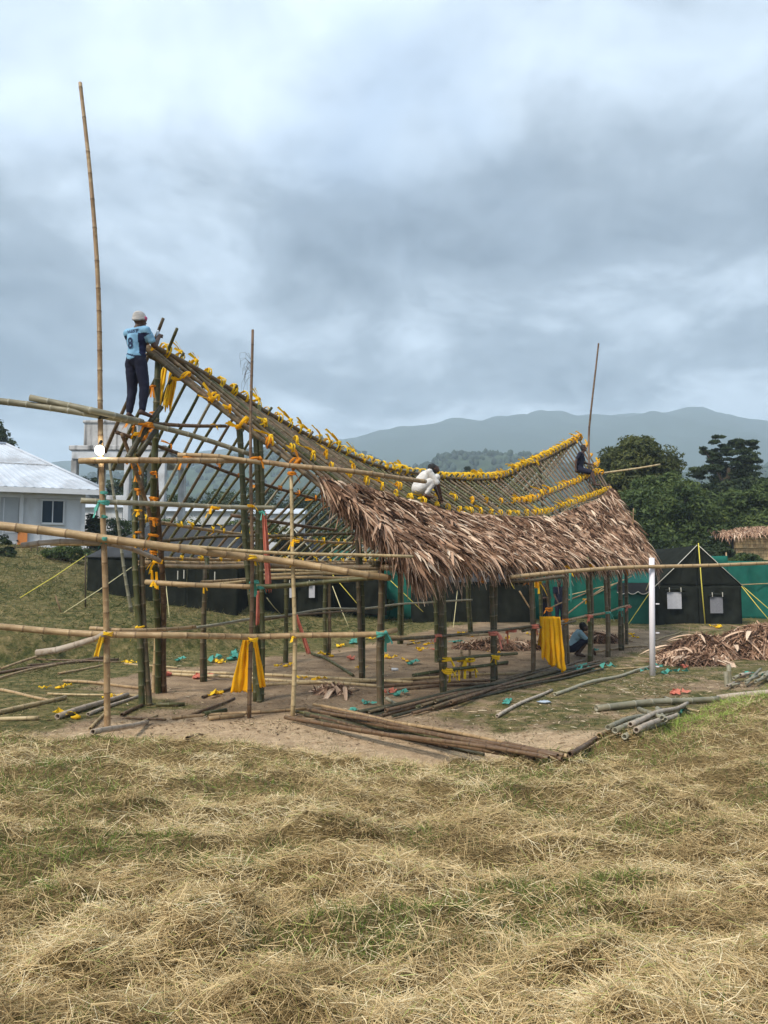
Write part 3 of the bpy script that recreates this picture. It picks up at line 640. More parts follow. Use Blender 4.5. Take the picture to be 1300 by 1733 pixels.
# rafters
NR = 66
for i in range(NR):
    u = i/(NR-1); e = random.uniform(-.004, .004); t = ftop(u); b = feave(u+e); d = (t-b)/np.linalg.norm(t-b)
    ex = .10+random.random()*.10
    bamboo('rafter', [b-d*.1, (t+b)/2+[0, 0, -.03+random.uniform(-.02, .02)], t+d*ex], .036, .029, M[random.choice(('br', 'br', 'bg', 'bb', 'br'))], PAV, n=7)
    b = broof(u, bend_w(u)); d = (t-b)/np.linalg.norm(t-b)
    bamboo('rafter', [b-d*random.uniform(.1, .3), (t+b)/2+[0, 0, -.03+random.uniform(-.03, .03)], t+d*(ex+(.35 if i < 2 else 0))], .033, .026, M[random.choice(('bg', 'bg', 'br', 'bgrey'))], PAV, n=7)
    tie(t+[0, 0, .06], 'yel2' if u < .95 else 'yel', PAV, ridge(RA0+.1+(RA1-RA0)*u*.99)-ftop(max(0, u-.02))+[0, 0, .01], 1.45)
    if u > .55: tie(t+[random.uniform(-.06, .06), 0, .08], 'yel2', PAV, (random.random(), 1, .2), .95)
    if i % 2 == 0 or u > .6: tie(froof(u, FP[1])+[0, 0, .05], 'yel2', PAV, (1, .4, 0), 1.05)
    if i % 3 == 0 or .6 < u: tie(froof(u, FP[0]+.0*u)+[0, 0, .03], random.choice(('yel', 'yel2')), PAV, (1, .4, 0), 1.2)
    if 1 < i < 44 and i % 2 == 0:
        tie(broof(u, BP[0])-[0, 0, .05], 'ora', PAV, (1, .4, 0), .8)
    if 4 < i < 42 and i % 3 != 1: tie(broof(u, BP[1])-[0, 0, .05], 'yel2', PAV, (1, .4, 0), .8)
    if 6 < i < 42 and i % 2 == 0: tie(broof(u, BP[2])-[0, 0, .06], 'yel2', PAV, (1, .4, 0), .85)
# doubled verge poles on the near gable edge, and the far one
for k in range(3):
    o_ = np.array([-.02-.075*k, -.03*k, .03*k]); p0 = ftop(0)+o_; p1 = froof(0, .62-.05*k)+o_*.6
    bamboo('verge_pole', [p0-(p1-p0)*.04, (p0+p1)/2+[0, 0, -.02], p1], .032, .03, M['br'], PAV)
for w_ in (.14, .25, .36, .46, .56): tie(froof(0, w_)+[-.03, 0, .03], 'yel' if w_ < .4 else 'ora', PAV, froof(0, 1)-ftop(0), 1.35)
for w_ in (0.0, .08, .16, .25, .32): tie(froof(1, w_)+[.05, 0, .04], 'yel', PAV, froof(1, 1)-ftop(1), 1.3)
# front rails between the posts
def pxs(lst, Y0, Y1): n = len(lst); return [P(a, b, Y0+(Y1-Y0)*i/(n-1)) for i, (a, b) in enumerate(lst)]
def rail(pts, r, m, name='rail', r1=None, parent=PAV): return bamboo(name, pts, r, r1, M[m], parent)
rail([P(640, 1083, 11.85), P(745, 1076, 13.1), P(832, 1070, 14.3), P(906, 1059, 15.3), P(912, 1058, 15.5)], .030, 'br')
rail([P(650, 1078, 11.9), P(742, 1078, 13.1), P(836, 1073, 14.35)], .028, 'bt')
rail([P(880, 1064, 15.0), P(958, 1050, 16.7), P(998, 1043, 18), P(1066, 1024, 21.5)], .032, 'bt')
rail([P(885, 1068, 14.9), P(975, 1051, 17)], .026, 'br')
for px, py, Y, k in ((742,1077,13.1,'pink'),(835,1072,14.3,'pink'),(868,1066,15,'pink'),(906,1060,15.3,'pink'),(958,1050,16.7,'ora'),(998,1043,18,'pink'),(1028,1037,19.2,'teal'),(1051,1031,20.5,'teal'),(1064,1027,21.3,'pink'),(645,1072,11.85,'teal')): tie(P(px, py, Y-.06), k, PAV, s=1.1)
rail([P(742, 1117, 13.2), P(800, 1113, 14.2), P(876, 1106, 15.2)], .034, 'bg'); rail([P(700, 1143, 13), P(760, 1135, 13.6), P(860, 1120, 14.8)], .032, 'bg')
for px, k in ((783, 'yel2'), (797, 'yel2')): rail([P(px, 1148, 14.2), P(px-1, 1100, 14.2)], .026, 'bt', 'picket'); tie(P(px, 1116, 14.13), k, PAV, s=1.2); tie(P(px, 1131, 14.13), k, PAV, s=1.2)
tie(P(757, 1116, 13.2), 'yel2', PAV, s=1.1); tie(P(758, 1135, 13.2), 'yel2', PAV, s=1.2); tie(P(840, 1112, 14.3), 'yel2', PAV, s=1.2)
# rails on the back row and the inner cross bars
bk = [b[0] for b in back_posts]
rail([P(285, 1068, 14.5), P(345, 1060, 15), P(477, 1041, 18.1), P(548, 1032, 19.3), P(615, 1029, 20.8), P(701, 1021, 22.6), P(800, 1015, 25)], .032, 'bgrey')
rail([P(440, 1050, 17.4), P(548, 1036, 19.2), P(615, 1033, 20.8)], .026, 'br')
rail([P(340, 985, 14.9), P(420, 980, 16), P(545, 975, 19)], .03, 'bt')
for y0, y1 in ((965, 968), (973, 970), (980, 975)): rail([P(420, y0, 15.5), P(540, (y0+y1)/2, 14.5), P(640, y1, 13)], .028, 'bp')
rail([P(408, 993, 12.3), P(500, 990, 12.2), P(632, 978, 11.9)], .042, 'bg')
rail([P(390, 872, 13.4), P(480, 886, 14), P(570, 897, 15)], .034, 'bb'); rail([P(275, 915, 14.6), P(400, 907, 15), P(500, 905, 14.2), P(620, 903, 14.2)], .034, 'br')
# far side diagonal braces seen under the eave
for a, b_ in (((930,1030,24),(1010,995,26)),((960,1040,24),(1035,985,26)),((880,1000,24),(905,1040,24)),((1000,1010,26),(1070,975,27))): rail([P(*a), P(*b_)], .024, 'bt', 'brace')
tie(P(931, 1031, 23.9), 'ora', PAV, s=1.3); tie(P(992, 1015, 25), 'yel', PAV, s=1.3); tie(P(909, 985, 24), 'yel2', PAV, s=2.0)
for (b, t) in front_posts[2:8]: tie(np.array([t[0], t[1]-.05, t[2]-.22]), random.choice(('yel', 'ora')), PAV, s=1.4)

# ------------------------------------------------------------------ thatch: dry palm leaves over the lower front slope
TW = lambda u: np.interp(u, [0, .05, .12, .25, .45, .7, .9, 1], [.66, .63, .58, .54, .52, .52, .50, .46])
THC = [(0, (.05, .025, .015)), (.3, (.17, .092, .055)), (.6, (.42, .255, .165)), (.85, (.64, .445, .31)), (1, (.80, .63, .47))]
def frame_roof(u, w):
    p = np.array([froof(a, b) for a, b in zip(u, w)]); pu = np.array([froof(min(a+.02, 1.0), b)-froof(min(a+.02, 1.0)-.02, b) for a, b in zip(u, w)]); pw = np.array([feave(a)-ftop(a) for a in u])
    n = np.cross(pu, pw); n /= np.linalg.norm(n, axis=1)[:, None]; n *= np.sign(n[:, 2])[:, None]
    pu /= np.linalg.norm(pu, axis=1)[:, None]; pw /= np.linalg.norm(pw, axis=1)[:, None]
    return p, pu, pw, n
def thatch():
    Vs = []; Fs = []; Cs = []; k = 0
    def emit(p, d, n, L, W_, lift, droop, t, segs=3):
        nonlocal k
        V, F, m = ribbons(p, d, n, L, W_, lift, droop, segs, .35, (.5, 1, .85, .18), RNG.normal(size=len(p))*.28); Vs.append(V); Fs.append(F+k); k += len(V); Cs.append(np.repeat(cramp(THC, np.clip(t, 0, 1)), m, 0))
    n_ = 9000
    u = RNG.random(n_)**1.12; w0 = TW(u); course = np.floor(RNG.random(n_)*13)/12.5; w = w0+(1.0-w0)*np.clip(course+RNG.normal(size=n_)*.012, 0, 1.0)
    p, pu, pw, n = frame_roof(u, w); p = p+n*(.03+RNG.random((n_, 1))*.10)
    d = pw*1.0+pu*(RNG.normal(size=(n_, 1))*1.0+.2)
    cl = fbm(u*46, w*14, 2)
    emit(p, d, n+RNG.normal(size=(n_, 3))*.6, RNG.uniform(.18, .44, n_), RNG.uniform(.036, .080, n_), RNG.uniform(-.02, .42, n_), RNG.uniform(.25, .8, n_), .50+(cl-.5)*.8+RNG.normal(size=n_)*.27)
    # drooping fringe along the eave and over the near gable edge
    n_ = 2600; u = RNG.random(n_)**1.1; p, pu, pw, n = frame_roof(u, np.full(n_, .96)); p = p+n*(.02+RNG.random((n_, 1))*.12)+pu*RNG.normal(size=(n_, 1))*.1
    d = pw*.85+pu*(RNG.normal(size=(n_, 1))*.5)+np.array([[0, 0, -.45]])*RNG.uniform(.3, 1.5, (n_, 1))
    big = 1+.35*(1-sstep(.0, .12, u))
    emit(p, d, n+RNG.normal(size=(n_, 3))*.4, RNG.uniform(.24, .48, n_)*big, RNG.uniform(.032, .062, n_), RNG.uniform(-.05, .2, n_), RNG.uniform(.3, .8, n_), .5+RNG.normal(size=n_)*.26)
    for uu, n_, sg in ((0.0, 1500, -1), (1.0, 700, 1)):
        w0 = float(TW(uu)); w = w0-.04+(1.03-w0)*RNG.random(n_); u = np.full(n_, uu)+(-sg)*RNG.random(n_)*.022; p, pu, pw, n = frame_roof(u, w); p = p+n*(RNG.random((n_, 1))*.10)
        s_ = (w-w0)/(1-w0)
        d = pw*.75+pu*sg*(.10+.35*RNG.random((n_, 1)))+np.array([[0, 0, -.55]])*RNG.random((n_, 1))
        emit(p, d, n+RNG.normal(size=(n_, 3))*.4, RNG.uniform(.3, .6, n_), RNG.uniform(.032, .06, n_), RNG.uniform(-.05, .15, n_), RNG.uniform(.3, .9, n_)*(.35+.65*s_), .42+RNG.normal(size=n_)*.25)
    loc = froof(.5, .8)
    o = obj('thatch', mesh_np('thatch', np.concatenate(Vs)-loc, np.concatenate(Fs), M['thatch'], np.concatenate(Cs), False), PAV, loc); tag(o, kind='stuff')
    # undersheet: midribs the leaves hang on
    for c in range(9):
        f = c/8; bamboo('thatch_batten', [froof(q, TW(q)+(1-TW(q))*f*.98)+[0, 0, .03] for q in np.linspace(.01, .99, 14)], .012, .012, M['bb'], PAV, n=5)
    bamboo('thatch_batten', [froof(q, TW(q)+.015*math.sin(q*22))+[0, -.03, .07] for q in np.linspace(0.0, .995, 20)], .012, .012, M['bp'], PAV, n=5, wob=.001)
    # the largest single leaves, each its own piece
    lm = []
    for s_ in range(8):
        rg = np.random.default_rng(50+s_); V, F, m = ribbons(np.zeros((1, 3)), np.array([[1., 0, 0]]), np.array([[0, 0, 1.]]), rg.uniform(.42, .6), rg.uniform(.06, .09), rg.uniform(.05, .25), rg.uniform(.15, .5), 5, .4, (.4, .95, 1, .85, .5, .05), rg.normal()*.2)
        lm.append(mesh_np('leaf', V, F, M['thatch'], cramp(THC, np.full(len(V), rg.uniform(.35, .95))), False))
    n_ = 290; u = RNG.random(n_); w0 = TW(u); w = w0+(1.0-w0)*RNG.random(n_); p, pu, pw, n = frame_roof(u, w); p = p+n*(.10+RNG.random((n_, 1))*.05); d = pw+pu*(RNG.normal(size=(n_, 1))*.6+.15)
    for i in range(n_):
        x = Vector(d[i]).normalized(); zv = Vector(n[i]); yv = zv.cross(x).normalized(); zv = x.cross(yv)
        obj('leaf', random.choice(lm), PAV, p[i], Matrix((x, yv, zv)).transposed().to_euler())
thatch()

# ================================================================== SCAFFOLD at the near gable
SC = empty('bamboo_scaffold', G(180, 1238), 'rough bamboo pole scaffold lashed up in front of the near gable', 'scaffold')
def sp(name, lst, r, m, r1=None, **k): return bamboo(name, [P(*q) for q in lst], r, r1, M[m], SC, **k)
gb = lambda px, py: G(px, py)[1]
y1 = gb(180, 1238); y2 = gb(421, 1215); y3 = gb(494, 1212)
sp('standard', [(181, 1250, y1), (177, 1000, y1), (172, 700, y1), (163, 480, y1), (149, 270, y1), (135, 140, y1)], .047, 'bt', .028, nodegap=.42)
sp('standard', [(421, 1222, y2), (424, 900, y2), (427, 558, y2)], .034, 'bb', .021, nodegap=.3)
sp('standard', [(494, 1220, y3), (498, 1000, y3), (492, 800, y3)], .036, 'bp', .028)
sp('standard', [(258, 900, 11.8), (248, 850, 11.7), (205, 733, 11.2)], .035, 'bb', .03)
YF = y1-.09
sp('ledger', [(-60, 673, YF-.2), (60, 686, YF), (172, 703, YF+.02), (262, 722, 11.2), (340, 742, 11.6), (430, 771, 12)], .05, 'bgrey', .038)
sp('ledger', [(50, 673, YF-.05), (110, 686, YF), (172, 699, YF-.12), (240, 714, 11.0)], .048, 'bgrey', .045)
sp('ledger', [(255, 717, 11.25), (320, 720, 11.6), (382, 721, 12.0)], .032, 'bb')
sp('ledger', [(134, 780, YF), (260, 778, 10.4), (427, 781, y2-.08), (495, 790, y3-.1), (610, 800, 12.0), (721, 815, 13.2)], .043, 'bt', .04)
sp('ledger', [(300, 770, 11.0), (370, 773, 11.1), (440, 783, 11.2)], .036, 'bt')
sp('ledger', [(136, 847, YF), (250, 852, 10.9), (365, 859, 11.6), (466, 859, 12.1)], .04, 'bgrey')
sp('ledger', [(-50, 885, YF-.3), (80, 899, YF-.06), (176, 911, YF-.02), (300, 926, 10.6), (425, 943, y2-.1), (500, 953, y3-.1), (610, 972, 11.6), (660, 978, 12)], .062, 'bt', .052, nodegap=.38)
sp('ledger', [(36, 923, YF), (80, 917, YF+.03), (120, 915, YF+.06), (170, 918, YF+.1), (215, 926, 10.7), (270, 949, 11.3)], .04, 'bw', .034)
sp('ledger', [(85, 921, YF+.2), (180, 921, YF+.2), (230, 921, 10.6), (430, 932, 11.0), (560, 938, 11.3), (700, 942, 11.5)], .026, 'bp', .024)
sp('ledger', [(246, 985, 12.0), (330, 989, 11.8), (425, 993, 11.7)], .042, 'bt')
sp('ledger', [(300, 992, 13.2), (360, 989, 13.4), (440, 980, 14)], .028, 'bp')
sp('ledger', [(-50, 1056, YF-.25), (90, 1068, YF-.02), (180, 1072, YF), (300, 1074, 10.6), (421, 1079, y2-.08), (496, 1077, y3-.08), (640, 1073, 11.8), (672, 1066, 12)], .046, 'bt', .042)
sp('ledger', [(152, 1063, YF+.2), (220, 1066, 10.6), (300, 1064, 11.5), (330, 1060, 11.8)], .03, 'bt')
sp('ledger', [(61, 1105, YF), (90, 1102, YF), (125, 1093, YF-.02), (165, 1079, YF-.03), (180, 1071, YF-.04)], .047, 'bw', .042)
for pts in ([(214, 778, 11.0), (240, 735, 11.1), (273, 688, 11.3)], [(232, 772, 11.3), (262, 728, 11.6)]): sp('brace', pts, .045, 'bd')
for px, py, Y, k, s in ((177,911,YF-.05,'teal',1.0),(176,850,YF-.04,'teal',1.2),(175,834,YF,'teal',.8),(176,875,YF,'teal',.9),(182,1072,YF-.05,'yel2',1.5),(425,943,y2-.12,'yel2',1.6),(428,1082,y2-.12,'yel2',1.2),(431,777,y2-.1,'ora',1.4),(493,801,y3-.1,'ora',1.3),(497,952,y3-.1,'yel',1.1),(496,1078,y3-.08,'yel2',.9),(365,859,11.55,'yel',1.2),(318,775,11.0,'ora',1.2),(331,777,11.05,'ora',1.2),(238,716,11.0,'ora',1.5),(228,712,11.0,'ora',1.4),(249,721,11.1,'ora',1.4),(212,777,11.0,'ora',1.4),(222,779,11.0,'ora',1.3),(423,857,y2-.05,'yel',.9),(237,1062,11.9,'yel2',1.1),(266,950,12.5,'yel',1.3),(262,985,12.0,'yel',1.2),(443,867,12.4,'teal',1.1),(430,987,11.7,'teal',1.2),(171,703,YF-.05,'ora',.0001),(501,915,y3-.05,'yel',1.0),(344,990,13.3,'yel',1.2),(439,995,11.7,'teal',1.0),(360,720,11.9,'yel',.9)):
    if s > .01: tie(P(px, py, Y), k, SC, s=s*.72)
# black cord lashing where the ledgers cross the tall pole
mb = MB(); q = P(172, 702, YF)
for i in range(4): mb.tube([q+np.array([math.cos(a)*.075, math.sin(a)*.09+.05, -.03+i*.02+math.sin(a)*.03]) for a in np.linspace(0, 6.28, 12)], .008)
obj('lashing', rebase(mb.mesh('lashing', M['blk'], True), q), SC, q)
# dry twig still on the thin pole
mb = MB(); q = P(427, 632, y2); rg = random.Random(5)
for i in range(16):
    p0 = q+np.array([-.01, 0, rg.uniform(-.05, .2)]); d = np.array([-rg.uniform(.3, 1), rg.uniform(-.4, .4), rg.uniform(-.9, 1.3)])*.16*rg.uniform(.6, 1.3)
    mb.tube([p0, p0+d*.6+[-.03, 0, .03], p0+d+[-.05, 0, -.06], p0+d*1.1+[-.04, 0, -.18]], .0028, .0015, 4)
obj('twig', rebase(mb.mesh('twig', M['bb'], True), q), SC, q)
# lit bulb on the tall pole
LB = empty('light_bulb', P(168, 762, YF-.02), 'small lit bulb fixed to the tall left bamboo pole', 'light bulb')
def sphere_mesh(r, mat_, sc=(1, 1, 1), seg=16, jit=0):
    bm = bmesh.new(); bmesh.ops.create_uvsphere(bm, u_segments=seg, v_segments=seg//2, radius=r)
    for v in bm.verts: v.co = Vector((v.co.x*sc[0], v.co.y*sc[1], v.co.z*sc[2]))*(1+random.uniform(-jit, jit))
    me = bpy.data.meshes.new('s'); bm.to_mesh(me); bm.free(); me.materials.append(mat_); me.polygons.foreach_set('use_smooth', [True]*len(me.polygons)); return me
em = bpy.data.materials.new('lit_bulb'); em.use_nodes = True; b_ = em.node_tree.nodes['Principled BSDF']; b_.inputs['Emission Color'].default_value = (1, .93, .75, 1); b_.inputs['Emission Strength'].default_value = 14
q = P(168, 762, YF-.06); obj('bulb', sphere_mesh(.062, em, (1, 1, 1.1)), LB, q)
mb = MB(); mb.tube([q+[0, 0, .06], q+[0, .01, .10], q+[.01, .03, .14]], .024, .02, 8); obj('socket', rebase(mb.mesh('socket', M['blk'], True), q), LB, q)

# ================================================================== CLOTHS
def cloth(name, top, drop, w0, w1, folds, mat_, label, yaw=0.0, depth=.05, lean=(0, 0), seed=0, parent=None, ragged=.06, group=None, slant=0.0):
    rg = np.random.default_rng(seed); nx, ny = 22, 26; V = []
    ph = rg.random(4)*6
    for j in range(ny):
        t = j/(ny-1); wd = w0+(w1-w0)*t
        for i in range(nx):
            s = i/(nx-1)-.5; x = s*wd; y = depth*(.4+.8*t)*math.sin(s*folds*6.28+ph[0]+t*1.2)+depth*.5*math.sin(s*folds*14+ph[1]-t*2); rag = ragged*drop*math.sin(s*9+ph[2])*math.sin(s*23+ph[3])*t
            y += depth*1.6*(float(vnoise(s*folds*2.2+seed*7.3, t*3.1+seed))-.5)*(.3+t); x += wd*.10*(float(vnoise(t*4.2+seed*3.7, s*2.0+9))-.5)*t
            z = -drop*t+rag+slant*drop*s*t; x += lean[0]*t; yy = y+lean[1]*t
            V.append((x*math.cos(yaw)-yy*math.sin(yaw), x*math.sin(yaw)+yy*math.cos(yaw), z))
    F = [(j*nx+i, j*nx+i+1, (j+1)*nx+i+1, (j+1)*nx+i) for j in range(ny-1) for i in range(nx-1)]
    me = mesh_np(name, np.array(V), np.array(F), mat_)
    o = obj(name, me, parent, top)
    md = o.modifiers.new('thick', 'SOLIDIFY'); md.thickness = .006
    if label: tag(o, label, 'cloth', group)
    return o
q = P(930, 1046, 15.75); big_cloth = cloth('yellow_cloth', q+[0, -.12, .03], 1.0, .44, .56, 4.2, M['yel'], 'big bright yellow cloth draped over the front bamboo rail', .3, .05, (.06, 0), 1, ragged=.08, slant=-.30)
cloth('back_fold', q+[-.02, .08, .03], .62, .36, .40, 2.2, M['yel'], None, .3, .05, (.02, 0), 2, big_cloth)
q = P(415, 1083, y2+.12); cloth('yellow_cloth', q+[.01, 0, 0], .80, .11, .34, 1.2, M['yel'], 'plain yellow cloth strip hanging down by the thin brown pole', .1, .03, (-.06, 0), 3, ragged=.02)
q = P(432, 1085, y2+.2); cloth('yellow_cloth', q, .72, .06, .11, .8, M['yel'], 'narrow yellow cloth strip hanging just right of the wide one', .3, .02, (.12, 0), 4, ragged=.02)
q = P(296, 615, 12.3); cloth('yellow_cloth', q, .78, .14, .17, 1.3, M['yel2'], 'long yellow cloth streamer hanging from the high ridge end', .2, .035, (-.12, 0), 5, ragged=.12)
q = P(278, 622, 12.2); cloth('yellow_cloth', q, .68, .10, .12, 1.0, M['yel2'], 'shorter yellow cloth streamer nearest the standing worker', .5, .03, (-.1, 0), 6, ragged=.1)
q = P(446, 868, 12.35); cloth('coral_cloth', q, 1.28, .07, .10, 1.0, M['pink'], 'long coral cloth strip hanging from the middle gable post', .2, .03, (.10, 0), 7, ragged=.05)
q = P(500, 1040, 14.8); cloth('coral_cloth', q, .75, .06, .09, 1.0, M['pink'], 'coral cloth strip trailing down to the dirt floor', .2, .03, (.25, -.1), 8, ragged=.05)
q = P(436, 1000, 12.2); cloth('coral_cloth', q, .55, .05, .06, 1.0, M['pink'], 'short coral strip hanging below the green knot on the gable post', .2, .02, (0, 0), 9, ragged=.05)
q = P(966, 970, 16.75); cloth('teal_cloth', q, .65, .06, .05, 1.0, M['teal'], 'thin teal strip hanging beside a front post', .2, .02, (0, 0), 10)
q = P(172, 1076, YF-.06); cloth('yellow_cloth', q, .28, .05, .07, .6, M['yel2'], 'yellow ribbon tail hanging from the knot on the tall pole', .2, .02, (-.07, 0), 11)
q = P(909, 978, 20); cloth('yellow_cloth', q, .28, .12, .10, 1.0, M['yel'], 'crumpled yellow cloth hung up under the thatch eave', .2, .03, (0, 0), 12)
for i, (px, py, Y) in enumerate(((226, 905, 12.0), (256, 965, 12.4), (264, 968, 12.3))):
    cloth('yellow_cloth', P(px, py, Y), .22+.03*i, .03, .05, .6, M['yel'], ('thin yellow ribbon hanging above the left rail', 'upper yellow ribbon end dangling at the prow post', 'lower yellow ribbon end dangling at the prow post')[i], .3, .01, (.02, 0), 20+i)

# ================================================================== WHITE POST with the long rail
WP = empty('white_post', G(1105, 1143), 'plain white metal post standing at the far right corner of the pavilion', 'post')
q = G(1105, 1143); yw = q[1]; t = P(1104, 944, yw); mb = MB()
mb.tube([q-[0, 0, .15], (q+t)/2, t], .062, .058, 20); obj('pipe', rebase(mb.mesh('pipe', M['pvc'], True), q), WP, q)
for py in (1022, 1071, 1128): mb = MB(); p_ = P(1109, py, yw-.03); mb.box(p_+[.06, 0, 0], (.07, .03, .025)); obj('bracket', rebase(mb.mesh('bracket', M['pvc']), p_), WP, p_)
me, loc = bamboo_mesh([P(860, 977, 14.6), P(955, 968, 15.2), P(1105, 959, yw-.1), P(1220, 955, 16.3), P(1420, 951, 17)], .042, .034, M['bt']); tag(obj('bamboo_pole', me, None, loc), 'long horizontal bamboo rail running right past the white post', 'bamboo pole')
me, loc = bamboo_mesh([P(850, 983, 14.7), P(900, 982, 15.2), P(955, 976, 16)], .038, .036, M['br']); tag(obj('bamboo_pole', me, None, loc), 'short bamboo bar lashed under the long rail at the eave', 'bamboo pole')
me, loc = bamboo_mesh([P(1006, 803, 26.3), P(1060, 795, 26.5), P(1118, 786, 26.6)], .036, .03, M['bp']); tag(obj('bamboo_pole', me, None, loc), 'pale bamboo pole sticking out right of the far roof peak', 'bamboo pole')
me, loc = bamboo_mesh([G(1003, 1090), P(998, 780, 25.4), P(1003, 680, 25.4), P(1014, 581, 25.4)], .05, .028, M['bb'], nodegap=.5); tag(obj('bamboo_pole', me, None, loc), 'tall thin upright pole rising behind the far roof peak', 'bamboo pole')
me, loc = bamboo_mesh([P(1073, 925, 24), P(1073, 860, 24)], .02, .015, M['bt']); tag(obj('bamboo_pole', me, None, loc), 'thin stick standing up behind the far thatch edge', 'bamboo pole')

# ================================================================== POLES ON THE GROUND
def gpole(p0, p1, r, m, label, group=None, h0=0.0, h1=0.0, cat='bamboo pole', name='bamboo_pole', mid=None, **k):
    a = G(*p0); b = G(*p1); a = a+[0, 0, r+h0]; b = b+[0, 0, r+h1]
    n = max(2, int(np.linalg.norm(b-a)/1.0)+1); pts = [a+(b-a)*i/(n-1) for i in range(n)]
    for q in pts[1:-1]: q[2] = max(q[2], float(height(q[0], q[1]))+r+.005)
    me, loc = bamboo_mesh(pts, r, r*.85, M[m], **k); o = obj(name, me, None, loc); return tag(o, label, cat, group)
ORD = ['first', 'second', 'third', 'fourth', 'fifth', 'sixth', 'seventh', 'eighth', 'ninth', 'tenth', 'eleventh', 'twelfth', 'thirteenth', 'fourteenth', 'fifteenth', 'sixteenth', 'seventeenth', 'eighteenth']
def order(objs, fmt):
    objs.sort(key=lambda o: o.location.y+np.mean([v.co.y for v in o.data.vertices]))
    for i, o in enumerate(objs): o['label'] = fmt % ORD[i]
pA = []; pB = []; pC = []
gA = 'dark bamboo poles in the pile at the hay edge'
for i, (p0, p1, r, m, h) in enumerate((((482,1217),(905,1290),.030,'bb',0),((487,1222),(952,1291),.026,'bb',.03),((520,1203),(945,1284),.028,'bb',.0),((530,1200),(962,1289),.025,'bt',.05),((515,1213),(800,1276),.030,'bd',.0),((545,1207),(880,1283),.024,'bb',.05),((540,1222),(820,1281),.026,'bd',0),((560,1215),(930,1289),.024,'bb',.02),((500,1209),(860,1279),.025,'bg',.02),((575,1210),(955,1288),.022,'bb',.06),((525,1218),(760,1271),.024,'bb',.04))):
    pA.append(gpole(p0, p1, r, m, 'dark brown bamboo pole in the pile lying along the hay edge', gA, h, h*.5))
order(pA, 'brown bamboo pole, %s from the hay side in the pile along the hay edge')
gB = 'bamboo poles in the pile along the pavilion front'
_pb = []
for i in range(18):
    x0 = random.uniform(605, 790); y0 = 1224-(x0-605)*.185+random.uniform(-7, 7); x1 = random.uniform(930, 1030); y1_ = 1137-(x1-930)*.09+random.uniform(-7, 7); _pb.append(((x0, y0), (x1, y1_), random.uniform(.024, .033), random.choice(('bd', 'bb', 'br', 'bb', 'bg', 'br')), random.uniform(0, .09)))
for i, (p0, p1, r, m, h) in enumerate(_pb):
    pB.append(gpole(p0, p1, r, m, 'bamboo pole in the long pile lying before the front posts', gB, h, h))
order(pB, 'bamboo pole, %s from the camera side in the long pile before the front posts')
gpole((842, 1216), (935, 1170), .028, 'bw', 'pale forked stick poking from the front pile of poles', h0=.01)
gpole((940, 1178), (1105, 1130), .034, 'bgrey', 'long single bamboo pole lying towards the white post base')
gpole((1010, 1205), (1218, 1188), .054, 'bgrey', 'thick grey-green bamboo log lying alone at the right', nodegap=.45)
gpole((1128, 1185), (1142, 1193), .035, 'bgrey', 'short bamboo stub under the thick right log'); gpole((1150, 1198), (1185, 1207), .022, 'bp', 'thin pale split stick beside the thick right log')
gpole((1050, 1212), (1130, 1213), .010, 'bp', 'very thin pale cane lying in grass before the right log')
gpole((1215, 1186), (1345, 1172), .05, 'bw', 'weathered pole half hidden in grass at the right edge')
gC = 'cut bamboo lengths in the pile at the right hay edge'
for p0, p1, r, m, h in (((965,1289),(1060,1238),.030,'bb',.04),((975,1282),(1085,1226),.028,'bb',.04),((1042,1253),(1160,1206),.036,'bgrey',.07),((1050,1241),(1150,1212),.036,'bgrey',.05),((1058,1260),(1142,1222),.034,'bgrey',.05),((1078,1254),(1148,1224),.034,'bw',.08),((1083,1222),(1122,1241),.036,'bgrey',.15),((1114,1218),(1128,1241),.034,'bgrey',.13),((1015,1257),(1095,1222),.03,'bt',.05),((1030,1250),(1120,1215),.032,'bgrey',.09),((1068,1246),(1165,1204),.03,'bw',.10)):
    pC.append(gpole(p0, p1, r, m, 'grey bamboo length in the short pile at the right hay edge', gC, h, h))
order(pC, 'cut bamboo length, %s from the camera side in the short right pile')
gD = 'short cut bamboo pieces heaped beside the leaf pile'
for i in range(15):
    cx = 1238+i*6.2+random.uniform(-3, 3); cy = 1158-(i*.55)+random.uniform(-6, 6); dx = random.uniform(8, 26); dy = -random.uniform(4, 14)
    gpole((cx-dx*.5, cy-dy*.5), (cx+dx*.5, cy+dy*.5), random.uniform(.026, .04), random.choice(('bgrey', 'bw', 'bgrey')), 'short cut bamboo piece in the heap beside the leaf pile', gD, random.uniform(0, .12), random.uniform(0, .16))
for px, x2, y2_ in ((1231, 1229, 1137), (1236, 1234, 1125)):
    q = G(px, 1163); me, loc = bamboo_mesh([q-[0, 0, .1], P(x2, y2_, q[1])], .042, .04, M['bgrey']); tag(obj('bamboo_stake', me, None, loc), 'upright grey bamboo stake holding the cut pieces, ' + ('nearer the camera' if px == 1231 else 'the farther one'), 'stake')
